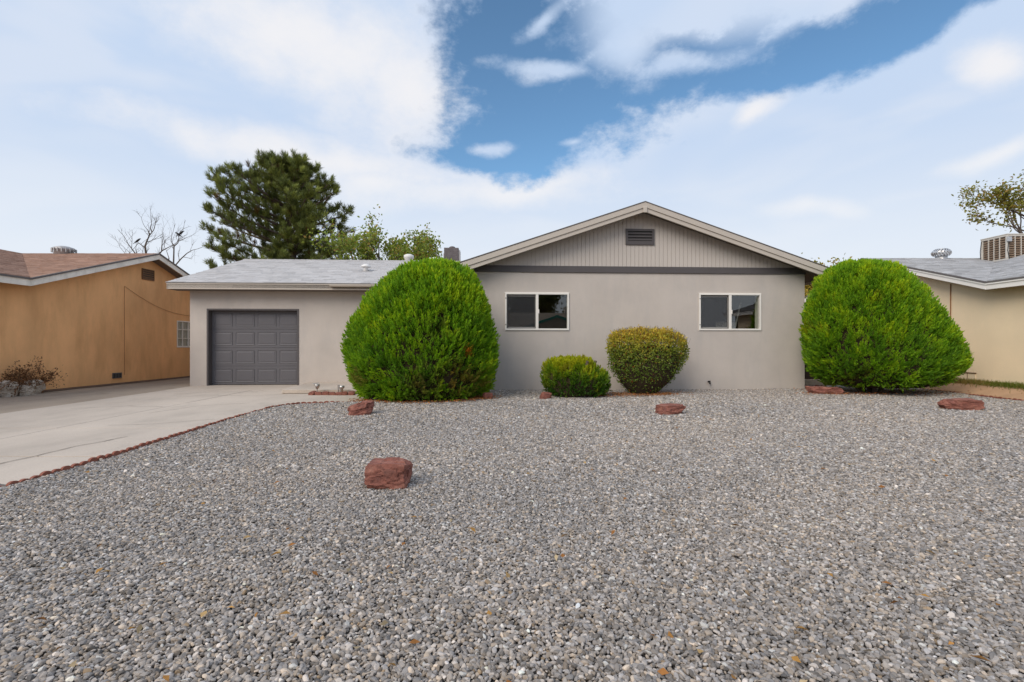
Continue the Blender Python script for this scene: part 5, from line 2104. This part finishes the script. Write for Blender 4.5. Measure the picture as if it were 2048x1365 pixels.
def spot_lamp(x, y, yaw, label, tall):
    root = empty('garden_lamp', (x, y, 0.03))
    tag(root, label, 'lamp')
    b = MB(); b.tube([(0, 0, -.05), (0, 0, .10), (0.015, 0, .13)], [.012, .012, .016], 8); b.build('stake', M['metal_dull'], root)
    if tall:
        b = MB(); b.lathe([(.016, .09), (.045, .13), (.062, .17), (.066, .20), (.05, .205)], (0, 0, 0), 16); h = b.build('lamp_head', M['metal'], root, True)
        b = MB(); b.hexa([(-.10, -.05, .215), (.05, -.05, .225), (.05, .05, .235), (-.10, .05, .225), (-.10, -.05, .222), (.05, -.05, .232), (.05, .05, .242), (-.10, .05, .232)]); b.build('solar_panel', M['metal'], root)
    else:
        b = MB(); b.lathe([(.030, .0), (.030, .10), (.06, .12), (.062, .17), (.045, .175)], (.035, 0, 0), 16); h = b.build('lamp_head', M['metal'], root, True)
        b = MB(); b.tube([(-.05, 0, -.02), (-.05, 0, .15), (-.04, 0, .19)], [.018, .022, .03], 10); b.build('lamp_arm', M['metal'], root)
    root.rotation_euler = (0, 0, yaw)


spot_lamp(-4.52, 11.88, .2, 'silver garden lamp with flat tilted top, left of two before the porch', True)
spot_lamp(-3.98, 11.88, -.1, 'silver garden lamp with twin posts, right of two before the porch', False)


# ------------------------------------------------------------------ fallen leaves, grass
def litter(name, pts, size, cols, label, seed):
    r = np.random.default_rng(seed)
    n_ = len(pts)
    a = r.uniform(0, 6.283, n_)
    D = np.stack([np.cos(a), np.sin(a), r.normal(0, .25, n_)], 1)
    Nn = np.array([0, 0, 1]) + r.normal(0, .3, (n_, 3))
    c = np.array(cols)[r.integers(0, len(cols), n_)] * r.normal(1, .2, (n_, 1))
    me = leaves_mesh(name, pts, D, Nn, r.uniform(size * .6, size * 1.4, n_), r.uniform(size * .35, size * .7, n_), c, .15)
    o = link(name, me, M['litter'])
    tag(o, label, 'leaves', kind='stuff')


ORANGE = [(.50, .17, .045), (.58, .24, .07), (.38, .12, .035), (.54, .29, .10), (.30, .13, .05)]


def ring_pts(cx, cy, rx, ry, n_, w, seed, a0=math.pi, a1=2 * math.pi):
    r = np.random.default_rng(seed)
    a = r.uniform(a0, a1, n_)
    q = 1 + r.normal(0, w, n_)
    return np.stack([cx + rx * q * np.cos(a), cy + ry * q * np.sin(a), np.full(n_, .030) + r.uniform(0, .025, n_)], 1)


L1 = np.concatenate([ring_pts(-2.0, 11.0, 1.35, 1.05, 900, .10, 1, 1.15 * math.pi, 2.05 * math.pi), ring_pts(-.62, 10.95, .22, .30, 420, .5, 2, 0, 6.28)])
litter('leaf_litter', L1, .04, ORANGE, 'orange brown leaf litter around the foot of the huge left shrub', 5)
x, y = gp(1290, 793)
L2 = np.concatenate([ring_pts(x, y + .35, .55, .40, 1100, .28, 3, math.pi * .9, 2.1 * math.pi), ring_pts(x - .9, y - .1, .35, .25, 320, .5, 4, 0, 6.28), ring_pts(x + .7, y + .35, .4, .25, 110, .6, 14, 0, 6.28)])
litter('leaf_litter', L2, .035, ORANGE, 'orange brown leaf litter under the vase-shaped and squat shrubs', 6)
L3 = np.concatenate([ring_pts(plx(1700, 11.6), 11.75, .7, .18, 420, .5, 8, 0, 6.28), ring_pts(8.9, 12.3, 1.3, .7, 500, .4, 9, 0, 6.28)])
litter('leaf_litter', L3, .04, ORANGE[:3] + [(.16, .06, .02)], 'dark orange leaf litter under the huge right shrub', 7)
# leaves blown over the gravel
r = np.random.default_rng(12)
yy = 1.6 + 7.5 * r.uniform(0, 1, 230) ** 1.25
xx = r.uniform(-1, 1, 230) * np.minimum(yy * 1.1, 6)
ok = xx > edge_x(EDGE_L, yy) + .2
L4 = np.stack([xx, yy, np.full(230, .028)], 1)[ok]
litter('fallen_leaves', L4, .044, [(.42, .22, .06), (.33, .16, .045), (.46, .30, .13), (.28, .12, .035), (.38, .29, .17)], 'dry brown leaves scattered singly over the gravel', 13)
# dry stalks
r = np.random.default_rng(22)
b = MB()
for k in range(46):
    y = 1.6 + 5 * r.uniform() ** 1.3
    x = r.uniform(-1, 1) * min(y * 1.0, 4)
    if x < -3.6: continue
    a = r.uniform(0, 6.28); l = r.uniform(.03, .09)
    b.tube([(x, y, .028), (x + l * .5 * math.cos(a), y + l * .5 * math.sin(a), .034), (x + l * math.cos(a + .3), y + l * math.sin(a + .3), .028)], [.0016, .0018, .001], 4)
tag(b.build('dry_stalks', M['pale_rock']), 'thin pale dry stalks lying on the gravel', 'stalks', kind='stuff')

# grass along the cream wall
r = np.random.default_rng(4)
n_ = 5200
yy = r.uniform(9.0, 13.4, n_)
xx = 11.52 - np.abs(r.normal(0, .16, n_)) - .03
zz = np.array([gz(a, c) for a, c in zip(xx, yy)]) - .03
O = np.stack([xx, yy, zz], 1)
D = np.stack([r.normal(0, .45, n_), r.normal(0, .45, n_), np.ones(n_)], 1)
t = np.clip(r.uniform(0, 1, (n_, 1)) + .35 * np.sin(yy * 3.1)[:, None] - .1, 0, 1)
c = np.array([.13, .19, .02]) * (1 - t) + np.array([.34, .24, .08]) * t
me = leaves_mesh('grass', O, D, r.normal(0, 1, (n_, 3)), r.uniform(.06, .16, n_), r.uniform(.008, .014, n_), c, .2)
tag(link('grass', me, M['leaf']), 'thin green and straw grass at the foot of the cream wall', 'grass', kind='stuff')
x_, y_ = 11.15, 13.35
rock('pale rock beside the cream wall behind the huge right shrub', x_, y_, .3, .35, .32, 71, mat='pale_rock', name='pale_rock', sink=.0, boxy=.5)

# sprout in the gutter
segs, tips = [], []
grow((0, 0, 0), (0, 0, 1), .12, .005, 1, random.Random(2), segs, tips, .5, (2, 3))
sp = empty('gutter_sprout', (plx(757, 13.6), 14.12, 2.80))
tag(sp, 'small weed sprouting from the gutter above the huge left shrub', 'weed')
link('stem', tubes_mesh('stem', segs, 4), M['bark'], sp)
link('leaf_cluster', leaf_cloud(tips, 4, np.random.default_rng(3), .06, leafcol((.13, .12, .03), (.2, .16, .05)), .02), M['leaf'], sp)

# ------------------------------------------------------------------ across the street (seen only as reflections in the windows)
ah = empty('opposite_house', (9.0, -24, 0))
tag(ah, 'adobe house with tan roof and turquoise eaves across the street', 'house')
b = MB(); b.box(-6, 9, -4, 4, -.1, 2.6); b.build('wall', M['adobe'], ah)
b = MB(); b.prism([(-6.5, -4.6, 2.6), (-6.5, 4.6, 2.6), (-6.5, 0, 4.3)], (16, 0, 0)); b.build('roof', M['tan_roof'], ah)
b = MB(); b.box(-6.5, 9.5, 4.62, 4.68, 2.42, 2.62); b.build('fascia', M['turquoise'], ah)
b = MB(); b.prism([(-5.0, 4.0, 2.35), (1.6, 4.0, 2.35), (-1.7, 4.0, 3.45)], (0, 3.2, 0)); b.build('porch_roof', M['tan_roof'], ah)
for (xa, za, xb, zb) in ((-5.2, 2.28, -1.7, 3.46), (-1.7, 3.46, 1.8, 2.28)):
    b = MB(); b.hexa([(xa, 7.2, za), (xb, 7.2, zb), (xb, 7.3, zb), (xa, 7.3, za), (xa, 7.2, za + .2), (xb, 7.2, zb + .2), (xb, 7.3, zb + .2), (xa, 7.3, za + .2)]); b.build('barge_board', M['turquoise'], ah)
b = MB(); b.box(-4.6, 1.2, 4.0, 7.0, -.1, 2.35); b.build('porch_wall', M['adobe'], ah)
b = MB(); b.box(.5, 1.5, -.4, .4, 4.0, 4.9); b.build('roof_cooler', M['cooler'], ah)
for k, (x, y, h, sd) in enumerate([(1.5, -30, 6.2, 61), (8.0, -32, 7.6, 62), (15.5, -31, 7.0, 63), (-6.0, -27, 5.0, 64)]):
    rnd = random.Random(sd)
    tree('street_tree', ['dark leafy tree left of the opposite house', 'tall dark leafy tree behind the opposite house', 'dark leafy tree right of the opposite house', 'low dark leafy tree far left across the street'][k],
         (x, y, -.06), fan_limbs(6, h * .3, h * .32, .14, .75, rnd), 3, sd, (14, .34, leafcol((.09, .12, .03), (.20, .19, .05)), .34), trunk=[((0, 0, -.1), (0, 0, h * .3 + .05), .25, .18)], spread=.65, kids=(2, 3), shrink=.72)

print('objects', len(S.objects))
